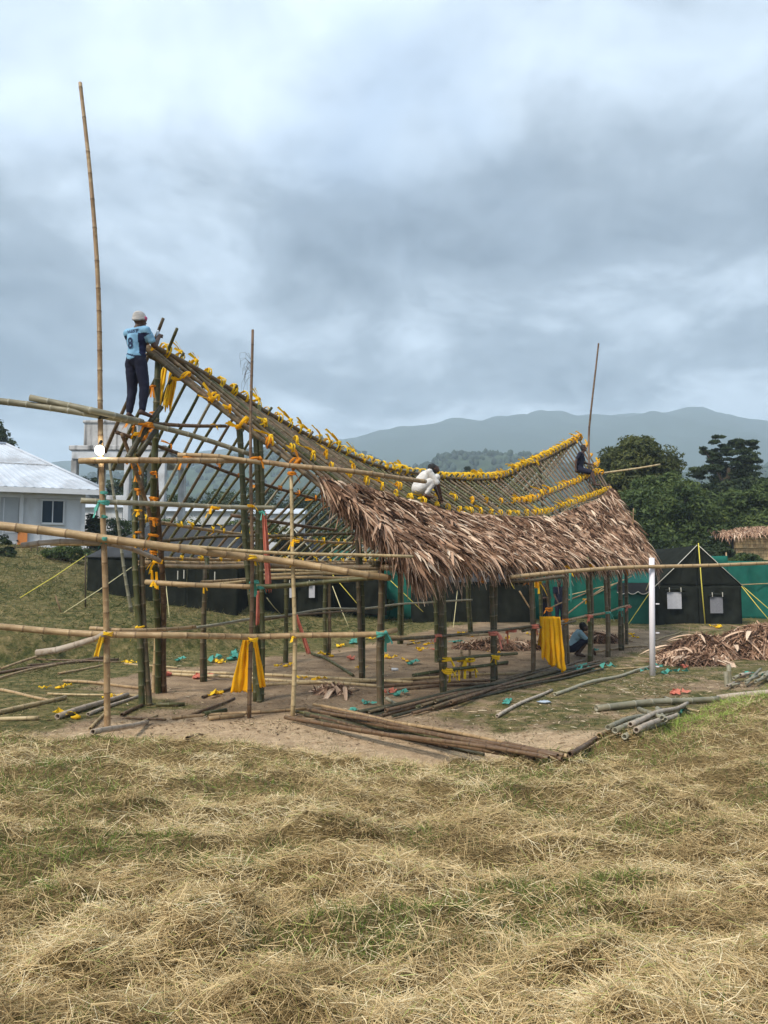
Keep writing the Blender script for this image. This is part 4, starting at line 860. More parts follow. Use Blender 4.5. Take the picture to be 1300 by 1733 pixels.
left = [((105,1100),(0,1135),.034,'bt','upper pale pole in the pile against the left bank'),((175,1115),(-40,1150),.036,'bb','dark pole in the pile against the left bank, longest'),((200,1118),(45,1128),.03,'bb','thin dark pole at the back of the left bank pile'),((120,1122),(-30,1158),.03,'bt','front pole of the pile against the left bank'),((98,1142),(172,1128),.026,'bt','thin pale pole lying right of the left bank pile'),
 ((107,1155),(262,1170),.032,'bt','straight tan pole lying behind the tall pole'),((80,1176),(245,1180),.022,'bp','thin straight cane lying behind the tall pole'),((0,1170),(82,1188),.03,'bt','slim pole slanting down at the left edge'),((-20,1215),(110,1184),.042,'bp','pale thick pole rising right at the left edge'),((-30,1222),(65,1219),.036,'bp','pale pole lying flat at the lower left edge'),
 ((96,1218),(215,1180),.046,'bw','thick weathered pole passing behind the tall pole base'),((148,1212),(235,1180),.03,'bw','thinner weathered pole beside the thick one at the tall pole'),((152,1236),(178,1208),.024,'bp','short pale stick leaning at the tall pole base'),((156,1244),(248,1226),.036,'bw','split weathered pole lying before the tall pole base'),((232,1226),(266,1212),.015,'bp','thin split end of the weathered pole'),
 ((205,1213),(240,1196),.03,'bb','brown stick at the foot of the left post'),((263,1196),(312,1195),.034,'bg','short green bamboo piece on bare soil'),((316,1215),(396,1184),.024,'bb','dark stick slanting across the bare soil'),((344,1213),(382,1206),.04,'bg','stubby green bamboo piece beside the long tan pole'),((290,1218),(520,1202),.028,'bt','long tan pole lying along the bare soil'),((352,1220),(412,1214),.034,'bt','short tan piece beside the long tan pole'),((212,1217),(280,1220),.02,'bb','thin brown stick lying on the soil by the tall pole'),((316,1253),(343,1247),.024,'bb','small dark stick near the hay edge'),((342,1183),(398,1165),.03,'bb','dark stick by the yellow strip on the dirt floor'),
 ((60,1117),(205,1122),.02,'bb','thin dark cane behind the left bank pile'),((210,1125),(300,1132),.024,'bp','pale cane on grass behind the left posts')]
for p0, p1, r, m, lab in left: gpole(p0, p1, r, m, lab)
floor = [((275,1138),(700,1158),.036,'bp','long pale pole across the dirt floor, rear one'),((280,1143),(650,1165),.034,'bp','long pale pole across the dirt floor, front one'),((445,1162),(960,1140),.032,'bp','long pale pole under the front rail on the dirt floor'),((520,1104),(597,1146),.036,'bg','green pole lying slantwise on the dirt floor'),((640,1165),(900,1148),.03,'bb','dark pole lying inside the front posts'),((660,1172),(840,1160),.03,'bb','brown pole lying just inside the front posts'),((700,1152),(860,1125),.032,'bb','dark pole slanting behind the short rails'),((1008,1105),(1096,1095),.03,'bt','thin pole on the ground behind the white post'),((1110,1085),(1155,1070),.02,'bp','thin pale cane lying before the black tent'),((690,1092),(720,1086),.03,'bp','short pale piece at the far edge of the floor'),((655,1185),(675,1196),.03,'bgrey','short stub leaning on the ribbon heap'),((1000,1135),(1115,1130),.022,'bp','pale cane at the foot of the white post')]
for p0, p1, r, m, lab in floor: gpole(p0, p1, r, m, lab)

# ================================================================== RIBBON SCRAPS AND LITTER
def ellipsoid(c, rad, fr=None, n=14):
    V = []; fr = np.eye(3) if fr is None else np.asarray(fr)
    for i in range(n+1):
        a = -np.pi/2*.985+np.pi*.985*i/n
        for k in range(n*2): b = np.pi*k/n; V.append(np.asarray(c)+fr.T @ (np.array([math.cos(a)*math.cos(b), math.cos(a)*math.sin(b), math.sin(a)])*np.asarray(rad)))
    m = n*2; F = [(i*m+k, i*m+(k+1) % m, (i+1)*m+(k+1) % m, (i+1)*m+k) for i in range(n) for k in range(m)]
    F.append(tuple(range(m-1, -1, -1))); F.append(tuple(n*m+k for k in range(m)))
    return V, F
def scrap_mesh(seed, mat_):
    rg = np.random.default_rng(seed); mb = MB()
    for k in range(rg.integers(2, 5)):
        a = rg.random()*6.28; p = np.array([rg.normal()*.06, rg.normal()*.05, .015]); v = []; L = rg.uniform(.12, .35); n = 7
        for i in range(n):
            t = i/(n-1); a += rg.normal()*.45; p = p+np.array([math.cos(a), math.sin(a)*.7, 0])*L/n; zz = .02+.05*abs(math.sin(t*7+k))*rg.random()
            s_ = np.array([-math.sin(a), math.cos(a), rg.normal()*.5])*.028; v += [p+[0, 0, zz]-s_, p+[0, 0, zz]+s_]
        mb.add(v, [(2*i, 2*i+1, 2*i+3, 2*i+2) for i in range(n-1)])
    V, F = ellipsoid((0, 0, .02), (.05, .045, .018), None, 5); mb.add([(p[0]*rg.uniform(.8, 1.2), p[1]*rg.uniform(.8, 1.2), p[2]*rg.uniform(.7, 1.4)) for p in V], F)
    return mb.mesh('scrap', mat_, True)
SCR = {k: [scrap_mesh(60+i*9+j, M[k]) for j in range(4)] for i, k in enumerate(('yel2', 'teal', 'pink'))}
CN = {'yel2': 'yellow', 'teal': 'teal', 'pink': 'coral'}
def scrap(px, py, k, s=1.0, label=None):
    q = G(px, py); o = obj('ribbon_scrap', random.choice(SCR[k]), None, q, (0, 0, random.random()*6), s)
    if label: tag(o, label, 'ribbon')
    else: tag(o, 'small %s ribbon scrap dropped on the pavilion floor' % CN[k], 'ribbon', '%s ribbon scraps on the floor' % CN[k])
for px, py, k, s, lab in ((128,1217,'yel2',1.5,'long yellow ribbon scrap lying across the weathered pole'),(98,1166,'yel2',1.2,'yellow ribbon scrap in grass behind the tall pole'),(188,1184,'yel2',1.2,'yellow ribbon scrap knotted on the weathered pole'),(220,1124,'yel2',1.2,'yellow ribbon scrap near the left bank foot'),(300,1119,'teal',1.4,'teal ribbon scrap in grass behind the left posts'),(390,1118,'teal',2.4,'teal and pale scrap heap at the back of the floor'),(372,1123,'yel2',1.3,'yellow ribbon scrap beside the teal heap'),(285,1144,'pink',2.0,'coral ribbon heap on the two long pale poles'),(330,1149,'pink',1.6,'coral ribbon trailing along the pale poles'),(372,1175,'yel2',1.5,'yellow ribbon trailing from the hanging yellow strip'),(483,1129,'yel2',1.3,None),(530,1152,'yel2',1.2,None),(560,1112,'yel2',1.5,None),(595,1117,'pink',1.6,'coral ribbon heap in the middle of the floor'),(594,1090,'teal',1.8,'teal ribbon heap near the back posts'),(575,1095,'yel2',1.2,None),(660,1115,'yel2',1.5,None),(712,1102,'yel2',1.4,None),(735,1100,'pink',1.0,'small coral ribbon scrap right of the centre floor'),(695,1125,'teal',1.6,'teal ribbon scrap inside the first front posts'),(690,1120,'yel2',1.0,None),(610,1133,'yel2',1.0,None),(665,1175,'pink',1.5,'coral and teal ribbon heap by the near front post'),(672,1178,'teal',1.5,'teal part of the ribbon heap by the near front post'),(610,1208,'teal',1.0,'lower teal ribbon scrap near the front pile'),(618,1192,'teal',.9,'upper teal ribbon scrap near the front pile'),(1000,1134,'teal',2.0,'teal ribbon bundle lying over the front pole pile'),(855,1192,'teal',1.0,'teal ribbon knotted round a pole end in the pile'),(1150,1208,'teal',1.3,'teal ribbon tied on the right cut pile'),(1275,1147,'teal',1.4,'teal ribbon on the heap of cut pieces'),(1125,1141,'teal',1.5,'teal ribbon beside the white post foot'),(1120,1129,'teal',1.0,'small teal scrap behind the white post foot'),(1160,1131,'pink',1.0,'coral scrap right of the white post'),(1140,1176,'pink',1.4,'reddish scrap above the thick right log'),(845,1105,'yel2',1.0,None),(780,1075,'yel2',1.5,None),(800,1078,'yel2',1.3,None),(860,1082,'yel2',1.2,None),(900,1075,'yel2',1.2,None),(700,1085,'yel2',1.0,None),(720,1092,'yel2',1.2,None),(770,1088,'teal',1.2,'teal scrap near the middle posts'),(1080,1080,'yel2',1.2,None),(990,1065,'yel2',1.2,None),(1215,1063,'yel2',1.6,'yellow ribbon lying before the black tent'),(1010,1102,'teal',1.0,'small green scrap beside the squatting worker'),(628,1082,'yel2',1.0,None),(1070,1075,'yel2',1.0,None)):
    scrap(px, py, k, s, lab)
def chips(name, label, spots, n, cols, kind='stuff', sz=(.03, .15)):
    V = []; Fq = []; Cc = []
    pos = []
    for px, py, sx, sy, k in spots:
        g0 = G(px, py); gx = G(px+1, py)-g0; gy = (G(px, py-6)-g0)/6; gx[2] = gy[2] = 0
        for i in range(k):
            gq = g0+gx*random.gauss(0, sx)+gy*random.gauss(0, sy); pos.append(gq)
    pos = np.array(pos); pos[:, 2] = height(pos[:, 0], pos[:, 1])+.008; n = len(pos); a = RNG.random(n)*6.28; d = np.stack([np.cos(a), np.sin(a), RNG.normal(size=n)*.12], 1)
    V, F, m = ribbons(pos, d, np.tile([0, 0, 1.], (n, 1))+RNG.normal(size=(n, 3))*.3, RNG.uniform(*sz, n), RNG.uniform(.008, .024, n), RNG.uniform(0, .2, n), .1, 2, .3, (.6, 1, .5)); col = cramp(cols, RNG.random(n))
    tag(obj(name, mesh_np(name, V, F, M['hay'], np.repeat(col, m, 0), False)), label, 'litter', kind=kind)
PALE = [(0, (.22, .15, .08)), (.5, (.45, .33, .2)), (1, (.68, .58, .42))]
chips('bamboo_chips', 'pale bamboo chips and leaf scraps scattered over the pad and grass', [(1105,1158,40,5,110),(1070,1172,30,4,60),(1150,1178,25,4,40),(960,1190,80,14,70),(1180,1145,50,8,50),(1040,1120,40,6,60),(860,1140,80,14,70),(700,1130,120,20,110),(420,1150,90,20,70),(1080,1090,50,12,60),(250,1180,120,18,80),(820,1215,90,14,60),(1000,1230,60,12,60),(930,1205,120,16,160),(1130,1165,60,10,120)], 0, PALE)
chips('dry_litter', 'brown twigs, husks and clods trodden into the dirt floor', [(480,1180,160,25,500),(700,1150,170,25,500),(900,1120,120,20,350),(330,1225,140,12,320),(620,1235,120,14,220),(860,1230,120,16,260),(1080,1160,90,20,320),(1150,1100,80,16,200),(120,1190,100,22,300)], 0, [(0, (.05, .032, .02)), (.5, (.16, .10, .055)), (.85, (.34, .24, .13)), (1, (.6, .48, .3))], sz=(.015, .11))
q = G(922, 1191); me = sphere_mesh(.07, M['bag'], (1.6, .9, .35), 14, .3); tag(obj('plastic_bag', me, None, q+[0, 0, .03]), 'crumpled clear plastic bag in the grass before the pole pile', 'plastic bag')
q = G(737, 1196); me = sphere_mesh(.05, M['bag'], (1.6, .9, .35), 14, .3); tag(obj('plastic_bag', me, None, q+[0, 0, .03]), 'small pale plastic scrap on the near end of the pole pile', 'plastic bag')
q = G(668, 1136); mb = MB(); mb.tube([q+[-.06, 0, .04], q+[.05, 0, .04], q+[.06, 0, .04], q+[.09, 0, .04]], .035, .03, 10); tag(obj('cup', rebase(mb.mesh('cup', M['white'], True), q), None, q), 'white disposable cup lying on the dirt floor', 'cup')

# ================================================================== PALM LEAF HEAPS
def leaf_heap(name, c, rx, ry, h, n, label, cat, seed, dirx=None, dark=0.0, rot=0.0):
    rg = np.random.default_rng(seed); r = np.sqrt(rg.random(n))*1.0; a = rg.random(n)*6.28; lx = np.cos(a)*r*rx; ly = np.sin(a)*r*ry
    prof = (1-r**2.2)*(.75+.5*fbm(lx*1.7+seed, ly*1.7, 3)); z = h*prof*np.sqrt(rg.random(n)*.35+.65)
    x = c[0]+lx*math.cos(rot)-ly*math.sin(rot); y = c[1]+lx*math.sin(rot)+ly*math.cos(rot); pos = np.stack([x, y, height(x, y)+z], 1)
    out = np.stack([np.cos(a+rot)*ry/rx, np.sin(a+rot), -.3-.2*r], 1)
    d = out*.8+rg.normal(size=(n, 3))*np.array([.7, .6, .3])
    if dirx is not None: d = d+np.array(dirx)
    V, F, m = ribbons(pos-d/np.linalg.norm(d, axis=1)[:, None]*.15, d, np.tile([0, -.2, 1.], (n, 1))+rg.normal(size=(n, 3))*.4, rg.uniform(.25, .6, n), rg.uniform(.022, .05, n), rg.uniform(0, .25, n), rg.uniform(.1, .5, n), 3, .35, (.5, 1, .8, .08), rg.normal(size=n)*.2)
    t = np.clip(.46-dark+(fbm(x*2.5, y*2.5+z*3, 3)-.5)*1.1+rg.normal(size=n)*.2, 0, 1); col = np.repeat(cramp(THC, t), m, 0)
    base = np.array([c[0], c[1], float(height(c[0], c[1]))]); root = empty(name, base, label, cat)
    tag(obj('leaves', mesh_np('leaves', V-base, F, M['thatch'], col, False), root, base), kind='stuff')
    # earthy core so the heap is not hollow
    me = sphere_mesh(1, M['bb'], (rx*.86, ry*.86, h*.72), 20, .06); obj('core', me, root, base, (0, 0, rot))
    for i in range(10):
        k = rg.integers(0, n); me = mesh_np('leaf', *ribbons(np.zeros((1, 3)), d[k:k+1], np.array([[0, -.2, 1.]]), rg.uniform(.6, .9), rg.uniform(.07, .12), .15, .25, 5, .4, (.3, .9, 1, .9, .6, .05))[:2], M['thatch'], cramp(THC, np.full(18, rg.uniform(.7, 1))), False); obj('leaf', me, root, pos[k]+[0, -.05, .06])
q = G(1290, 1108); leaf_heap('palm_leaf_heap', q, 1.5, 1.0, .85, 2600, 'tall heap of dry brown palm leaves at the right edge', 'leaf heap', 1, rot=.2)
q = G(1185, 1112); leaf_heap('palm_leaf_heap', q, 1.1, .7, .52, 1700, 'lower heap of dark palm fronds left of the tall heap', 'leaf heap', 2, (-.5, -.3, 0), .08, rot=.1)
q = G(1170, 1125); leaf_heap('palm_leaf_heap', q, .95, .4, .26, 700, 'thin layer of palm fronds spilling in front of the heaps', 'leaf heap', 5, (-.3, -.3, 0), .05)
q = G(850, 1098); leaf_heap('palm_leaf_heap', q, 1.5, .7, .22, 700, 'loose palm fronds spread on the floor behind the yellow cloth', 'leaf heap', 3, None, .15)
q = G(1005, 1086); leaf_heap('palm_leaf_heap', q, 1.0, .6, .3, 500, 'small pile of palm fronds beside the squatting worker', 'leaf heap', 4, None, .12)
q = G(563, 1172); leaf_heap('palm_leaf_heap', q, .35, .16, .1, 110, 'small clump of dry leaves on the dirt near the gable', 'leaf heap', 6, None, .1)

# ================================================================== TENTS, NET, HUT
def sheet(corners, nx=14, ny=10, wr=.04, seed=0, sag=0.0):
    """wrinkled canvas between four corners (bl, br, tr, tl)"""
    bl, br, tr, tl = [np.asarray(c, float) for c in corners]; s = np.linspace(0, 1, nx); t = np.linspace(0, 1, ny); S_, T_ = np.meshgrid(s, t)
    p = (bl[None, None]*(1-S_)[..., None]+br[None, None]*S_[..., None])*(1-T_)[..., None]+(tl[None, None]*(1-S_)[..., None]+tr[None, None]*S_[..., None])*T_[..., None]
    n = np.cross(br-bl, tl-bl)+np.cross(tr-br, tr-tl)*.001; n = n/(np.linalg.norm(n)+1e-9)
    W_ = np.linalg.norm(br-bl); edge = np.clip(np.minimum.reduce([S_, 1-S_, T_+.3, 1-T_])*6, 0, 1)
    k = (fbm(S_*W_*2.2+seed*3.1+T_*1.3, T_*1.5+seed, 3)-.5)*2*wr*edge
    p = p+n*k[..., None]; p[..., 2] -= sag*np.sin(np.pi*S_)*T_
    i, j = np.meshgrid(np.arange(nx-1), np.arange(ny-1)); b = (j*nx+i).ravel()
    return p.reshape(-1, 3), np.stack([b, b+1, b+nx+1, b+nx], 1)
def part_sheet(name, corners, m, root, base, **k):
    V, F = sheet(corners, **k); o = obj(name, mesh_np(name, V-np.asarray(base), F, m), root, base); md = o.modifiers.new('t', 'SOLIDIFY'); md.thickness = .012; return o
def rope(pts, r, m, root, base, name='guy_rope'):
    mb = MB(); mb.tube([np.asarray(p) for p in pts], r, r, 5); return obj(name, rebase(mb.mesh(name, m, True), base), root, base)
def ridge_tent(label, c, wid, dep, peak, eave, roofm, wallm, seed, yaw=0.0, ridge_along='y', wins=(), guys=True, mid_rope=True):
    """c = centre of the front edge on the ground; the ridge runs back (y) or across (x)"""
    c = np.asarray(c, float); base = c.copy(); root = empty('tent', base, label, 'tent')
    cy, sy = math.cos(yaw), math.sin(yaw)
    def Q(x, y, z): return c+np.array([x*cy-y*sy, x*sy+y*cy, z])
    h = wid/2
    if ridge_along == 'y':
        pk = [Q(0, 0, peak), Q(0, dep, peak)]; lo = .06
        part_sheet('roof_panel', (Q(-h-.1, -.05, eave-.05), Q(-h-.1, dep, eave-.05), pk[1], pk[0]), roofm, root, base, seed=seed, sag=.05); part_sheet('roof_panel', (Q(h+.1, dep, eave-.05), Q(h+.1, -.05, eave-.05), pk[0], pk[1]), roofm, root, base, seed=seed+1, sag=.05)
        part_sheet('side_wall', (Q(-h, 0, -.1), Q(-h, dep, -.1), Q(-h, dep, eave), Q(-h, 0, eave)), wallm, root, base, seed=seed+2); part_sheet('side_wall', (Q(h, dep, -.1), Q(h, 0, -.1), Q(h, 0, eave), Q(h, dep, eave)), wallm, root, base, seed=seed+3)
        for sg in (-1, 1):
            V1, F1 = sheet((Q(sg*h, 0, -.1), Q(0, 0, -.1), Q(0, 0, eave), Q(sg*h, 0, eave)), 20, 16, .12, seed+5+sg); V2, F2 = sheet((Q(sg*h, 0, eave), Q(0, 0, eave), Q(0, 0, peak-.02), Q(sg*.02, 0, peak-.02)), 18, 14, .09, seed+8+sg)
            o = obj('front_flap', mesh_np('front_flap', np.concatenate([V1, V2])-base, np.concatenate([F1, F2+len(V1)]), wallm), root, base); md = o.modifiers.new('t', 'SOLIDIFY'); md.thickness = .012
            rope([Q(sg*.02, -.06, peak+.01), Q(sg*(h+.1)*.5, -.075, (peak+eave)/2-.03), Q(sg*(h+.1), -.07, eave-.06)], .014, M['cream'], root, base, 'piping')
        part_sheet('back_wall', (Q(h, dep, -.1), Q(-h, dep, -.1), Q(-.02, dep, peak), Q(.02, dep, peak)), wallm, root, base, seed=seed+11)
        rope([Q(.02, -.08, peak+.08), Q(.08, -.1, peak*.5), Q(.15, -.12, 0)], .02, M['ropey'], root, base, 'pole_rope')
        for x, z, ww, hh, m in wins:
            mb = MB(); q = Q(x, -.1, z); mb.box(q, (ww, .02, hh), yaw); w_ = obj('window', rebase(mb.mesh('window', m), base), root, base)
            mb = MB(); v = [q+np.array([(s_-.5)*(ww+.16), -.05-.03*math.sin(s_*9), hh/2+.05+.05*math.sin(s_*3.1)]) for s_ in np.linspace(0, 1, 8)]; mb.tube(v, .05, .05, 7); obj('rolled_flap', rebase(mb.mesh('rolled_flap', wallm, True), base), root, base)
            for s_ in (-1, 1): mb = MB(); mb.box(q+np.array([s_*ww*.4, -.11, hh/2+.10]), (.025, .02, .16), yaw); obj('toggle', rebase(mb.mesh('toggle', M['cream']), base), root, base)
        if guys:
            for sg in (-1, 1):
                rope([Q(sg*(h+.1), -.02, eave-.05), Q(sg*(h+1.3), -.6, .05)], .012, M['ropey'], root, base)
    else:
        pk = [Q(-h+dep*.28, dep/2, peak), Q(h-dep*.10, dep/2, peak)]
        e = [Q(-h-.08, -.05, eave), Q(h+.08, -.05, eave), Q(h+.08, dep, eave), Q(-h-.08, dep, eave)]
        part_sheet('roof_panel', (e[0], e[1], pk[1], pk[0]), roofm, root, base, seed=seed, sag=.07, wr=.03); part_sheet('roof_panel', (e[2], e[3], pk[0], pk[1]), roofm, root, base, seed=seed+1)
        part_sheet('roof_panel', (e[3], e[0], pk[0], pk[0]), roofm, root, base, seed=seed+2); part_sheet('roof_panel', (e[1], e[2], pk[1], pk[1]), roofm, root, base, seed=seed+3)
        nseg = 3
        for k in range(nseg):
            x0, x1 = -h+wid*k/nseg, -h+wid*(k+1)/nseg
            part_sheet('front_wall', (Q(x0, 0, -.3), Q(x1-.01, 0, -.3), Q(x1-.01, 0, eave), Q(x0, 0, eave)), wallm, root, base, seed=seed+4+k, wr=.17, nx=30, ny=18)
        part_sheet('side_wall', (Q(-h, dep, -.3), Q(-h, 0, -.3), Q(-h, 0, eave), Q(-h, dep, eave)), wallm, root, base, seed=seed+9); part_sheet('side_wall', (Q(h, 0, -.3), Q(h, dep, -.3), Q(h, dep, eave), Q(h, 0, eave)), wallm, root, base, seed=seed+10)
        rope([e[0], (e[0]+e[1])/2-[0, 0, .06], e[1]], .014, M['tent'], root, base, 'eave_cord')
        for x, z in wins: mb = MB(); mb.box(Q(x, -.12, z), (.025, .02, .28), yaw); obj('toggle', rebase(mb.mesh('toggle', M['cream']), base), root, base)
    return root
q = G(1185, 1054); q = HZ(P(1185, 1054, 28)); sc_ = 28/F_
ridge_tent('black ridge tent with two pale windows facing the pad at right', q, 3.25, 4.5, q[2]*0+(P(1185, 923, 28)[2]-q[2]), 1.42, M['tent'], M['tent'], 1, .04, 'y', [(-.98, P(1142, 1016, 28)[2]-q[2], .54, .62, M['meshwin']), (.62, P(1212, 1024, 28)[2]-q[2], .48, .60, M['greywin'])])
q = HZ(P(272, 1033, 24)); q[2] = P(272, 1034, 24)[2]
T1 = ridge_tent('long black wall tent with grey roof on the left slope', q, 4.9, 4.4, P(272, 888, 26.2)[2]-q[2], P(200, 943, 24)[2]-q[2], M['tentroof'], M['tent'], 20, -.03, 'x', [(.55, 1.15), (.75, 1.18), (1.75, 1.12)])
q = HZ(P(492, 1033, 25.5)); q[2] = P(492, 1034, 25.5)[2]
ridge_tent('dark tent gable with two white windows behind the bamboo frame', q, 2.4, 4.5, P(492, 893, 25.5)[2]-q[2], 1.42, M['tentroof'], M['tent'], 33, -.03, 'y', [(.05, P(495, 1001, 25.5)[2]-q[2], .20, .42, M['meshwin']), (.72, P(527, 1001, 25.5)[2]-q[2], .20, .42, M['meshwin'])])
q = HZ(P(606, 1037, 28)); q[2] = P(606, 1037, 28)[2]
ridge_tent('dark tent with pale grey roof slope behind the near thatch corner', q, 2.2, 4.0, P(590, 925, 28)[2]-q[2], 1.3, M['tentroof'], M['tent'], 44, .1, 'y')
q = HZ(P(800, 1054, 29)); q[2] = P(800, 1055, 29)[2]
ridge_tent('black wall tent seen below the thatch in the middle', q, 4.6, 4, P(800, 930, 31)[2]-q[2], P(800, 985, 29)[2]-q[2], M['tentroof'], M['tent'], 55, 0, 'x', [])
# small awning tent with scalloped valance
q = HZ(P(1080, 1052, 28.5)); root = empty('awning_tent', q, 'green tent with grey scalloped valance left of the black ridge tent', 'tent')
part_sheet('front_wall', (q+[-.65, 0, -.1], q+[.72, 0, -.1], q+[.72, 0, 1.25], q+[-.65, 0, 1.25]), M['tentgreen'], root, q, seed=3)
part_sheet('roof_panel', (q+[-.8, -.1, 1.55], q+[.85, -.1, 1.55], q+[.7, 1.6, 2.2], q+[-.6, 1.6, 2.2]), M['net'], root, q, seed=4)
mb = MB(); n = 40; xs_ = np.linspace(-.8, .85, n); v = []
for x in xs_: v += [q+[x, -.12, 1.56], q+[x, -.12, 1.24-.10*abs(math.sin(x*7.6))]]
mb.add(v, [(2*i, 2*i+1, 2*i+3, 2*i+2) for i in range(n-1)]); o = obj('valance', rebase(mb.mesh('valance', M['tentroof']), q), root, q); o.modifiers.new('t', 'SOLIDIFY').thickness = .01
rope([q+[x, -.135, 1.23-.10*abs(math.sin(x*7.6))] for x in xs_], .016, M['cream'], root, q, 'piping')
for x in (-.66, .73): mb = MB(); mb.tube([q+[x, .02, -.1], q+[x, .02, 1.5]], .03, .03, 8); obj('pole', rebase(mb.mesh('pole', M['dark'], True), q), root, q)
# tent guy ropes and iron stakes on the left slope
def toprope(a, b, label, m='ropey', r=.014):
    mb = MB(); a = np.asarray(a); b = np.asarray(b); mb.tube([a, (a+b)/2-[0, 0, .03], b], r, r, 5); o = obj('guy_rope', rebase(mb.mesh('guy_rope', M[m], True), b), None, b); tag(o, label, 'rope')
toprope(P(146, 939, 23.6), G(33, 1012), 'yellow guy rope running from tent corner down the left slope')
toprope(P(222, 960, 22.8), G(107, 1037), 'pale guy rope crossing behind the tall pole to the grass', 'rope')
toprope(P(276, 946, 23.5), G(286, 1045), 'pale guy rope hanging by the prow posts', 'rope')
toprope(P(365, 938, 23.6), G(394, 985), 'pale guy rope at the right end of the long tent', 'rope')
toprope(P(520, 910, 25.3), G(560, 1003), 'pale guy rope from the gable tent roof', 'rope'); toprope(P(562, 992, 25.3), G(590, 1063), 'pale guy rope ending at the yellow scrap behind the frame', 'rope')
toprope(P(451, 1012, 24), G(475, 1040), 'short crossed guy rope below the coral strip', 'rope')
toprope(P(865, 985, 28.5), G(900, 1045), 'bright yellow guy rope of the middle black tent')
toprope(P(1256, 992, 27.9), G(1312, 1060), 'yellow guy rope at the right side of the black tent')
toprope(P(775, 1000, 28.8), G(768, 1062), 'white guy rope of the middle black tent', 'rope')
toprope(P(1100, 985, 28), G(1072, 1050), 'yellow guy rope left of the white post', 'rope')
for px, py, t_, lab in ((144, 1028, 938, 'thin dark iron tent pole at the long tent corner'), (93, 1036, 1008, 'leaning wooden peg on the left slope')):
    q = G(px+(12 if t_ > 1000 else 0), py); mb = MB(); mb.tube([q-[0, 0, .1], P(px, t_, q[1])], .022, .02, 7); tag(obj('tent_peg', rebase(mb.mesh('tent_peg', M['bark' if t_ < 1000 else 'bt'], True), q), None, q), lab, 'tent peg')
q = G(222, 1036); me, loc = bamboo_mesh([q, P(206, 940, q[1]-.2), P(193, 850, q[1]-.4), P(184, 780, q[1]-.5)], .05, .04, M['bgrey']); tag(obj('bamboo_pole', me, None, loc), 'long grey bamboo pole leaning before the left tent', 'bamboo pole')

def net_fence():
    Y = 31.0; root = empty('net_fence', HZ((10, Y)), 'green shade net fence strung on posts behind the tents', 'fence'); base = np.array(root.location)
    xs_ = [-2.2, .2, 2.6, 5.2, 7.6, 9.9, 12.2, 14.4, 17.0, 19.6]
    for i in range(len(xs_)-1):
        a, b = xs_[i], xs_[i+1]; g0 = HZ((a, Y)); g1 = HZ((b, Y)); t = 2.55+.15*random.uniform(-1, 1)
        part_sheet('net_panel', (g0-[0, 0, .05], g1-[0, 0, .05], g1+[0, 0, t], g0+[0, 0, t+random.uniform(-.1, .1)]), M['net'], root, base, seed=70+i, wr=.16, nx=26, ny=14)
        me, loc = bamboo_mesh([g0+[.0, .12, -.2], g0+[.0, .12, 2.75]], .035, .03, M['bt']); obj('post', me, root, loc)
        if i in (4, 5, 7): me, loc = bamboo_mesh([g0+[.1, -.12, 1.0+.4*(i % 2)], g1+[-.1, -.12, 1.5]], .022, .02, M['bp']); obj('rail', me, root, loc)
    return root
net_fence()
def weave_mat():
    m = bpy.data.materials.new('split_bamboo'); m.use_nodes = True; nt = m.node_tree; N = nt.nodes.new; L = nt.links.new; b = nt.nodes['Principled BSDF']; b.inputs['Roughness'].default_value = .7
    oi = N('ShaderNodeObjectInfo'); tc = N('ShaderNodeTexCoord'); n = N('ShaderNodeTexNoise'); n.inputs['Scale'].default_value = 6; L(tc.outputs['Object'], n.inputs[0])
    a = N('ShaderNodeMath'); a.operation = 'MULTIPLY_ADD'; L(oi.outputs['Random'], a.inputs[0]); a.inputs[1].default_value = .6; L(n.outputs[0], a.inputs[2])
    r = N('ShaderNodeValToRGB'); e = r.color_ramp.elements; e[0].position = .35; e[0].color = (.26, .16, .075, 1); e[1].position = 1; e[1].color = (.56, .40, .21, 1); L(a.outputs[0], r.inputs[0]); L(r.outputs[0], b.inputs['Base Color']); return m
M['weave'] = weave_mat()
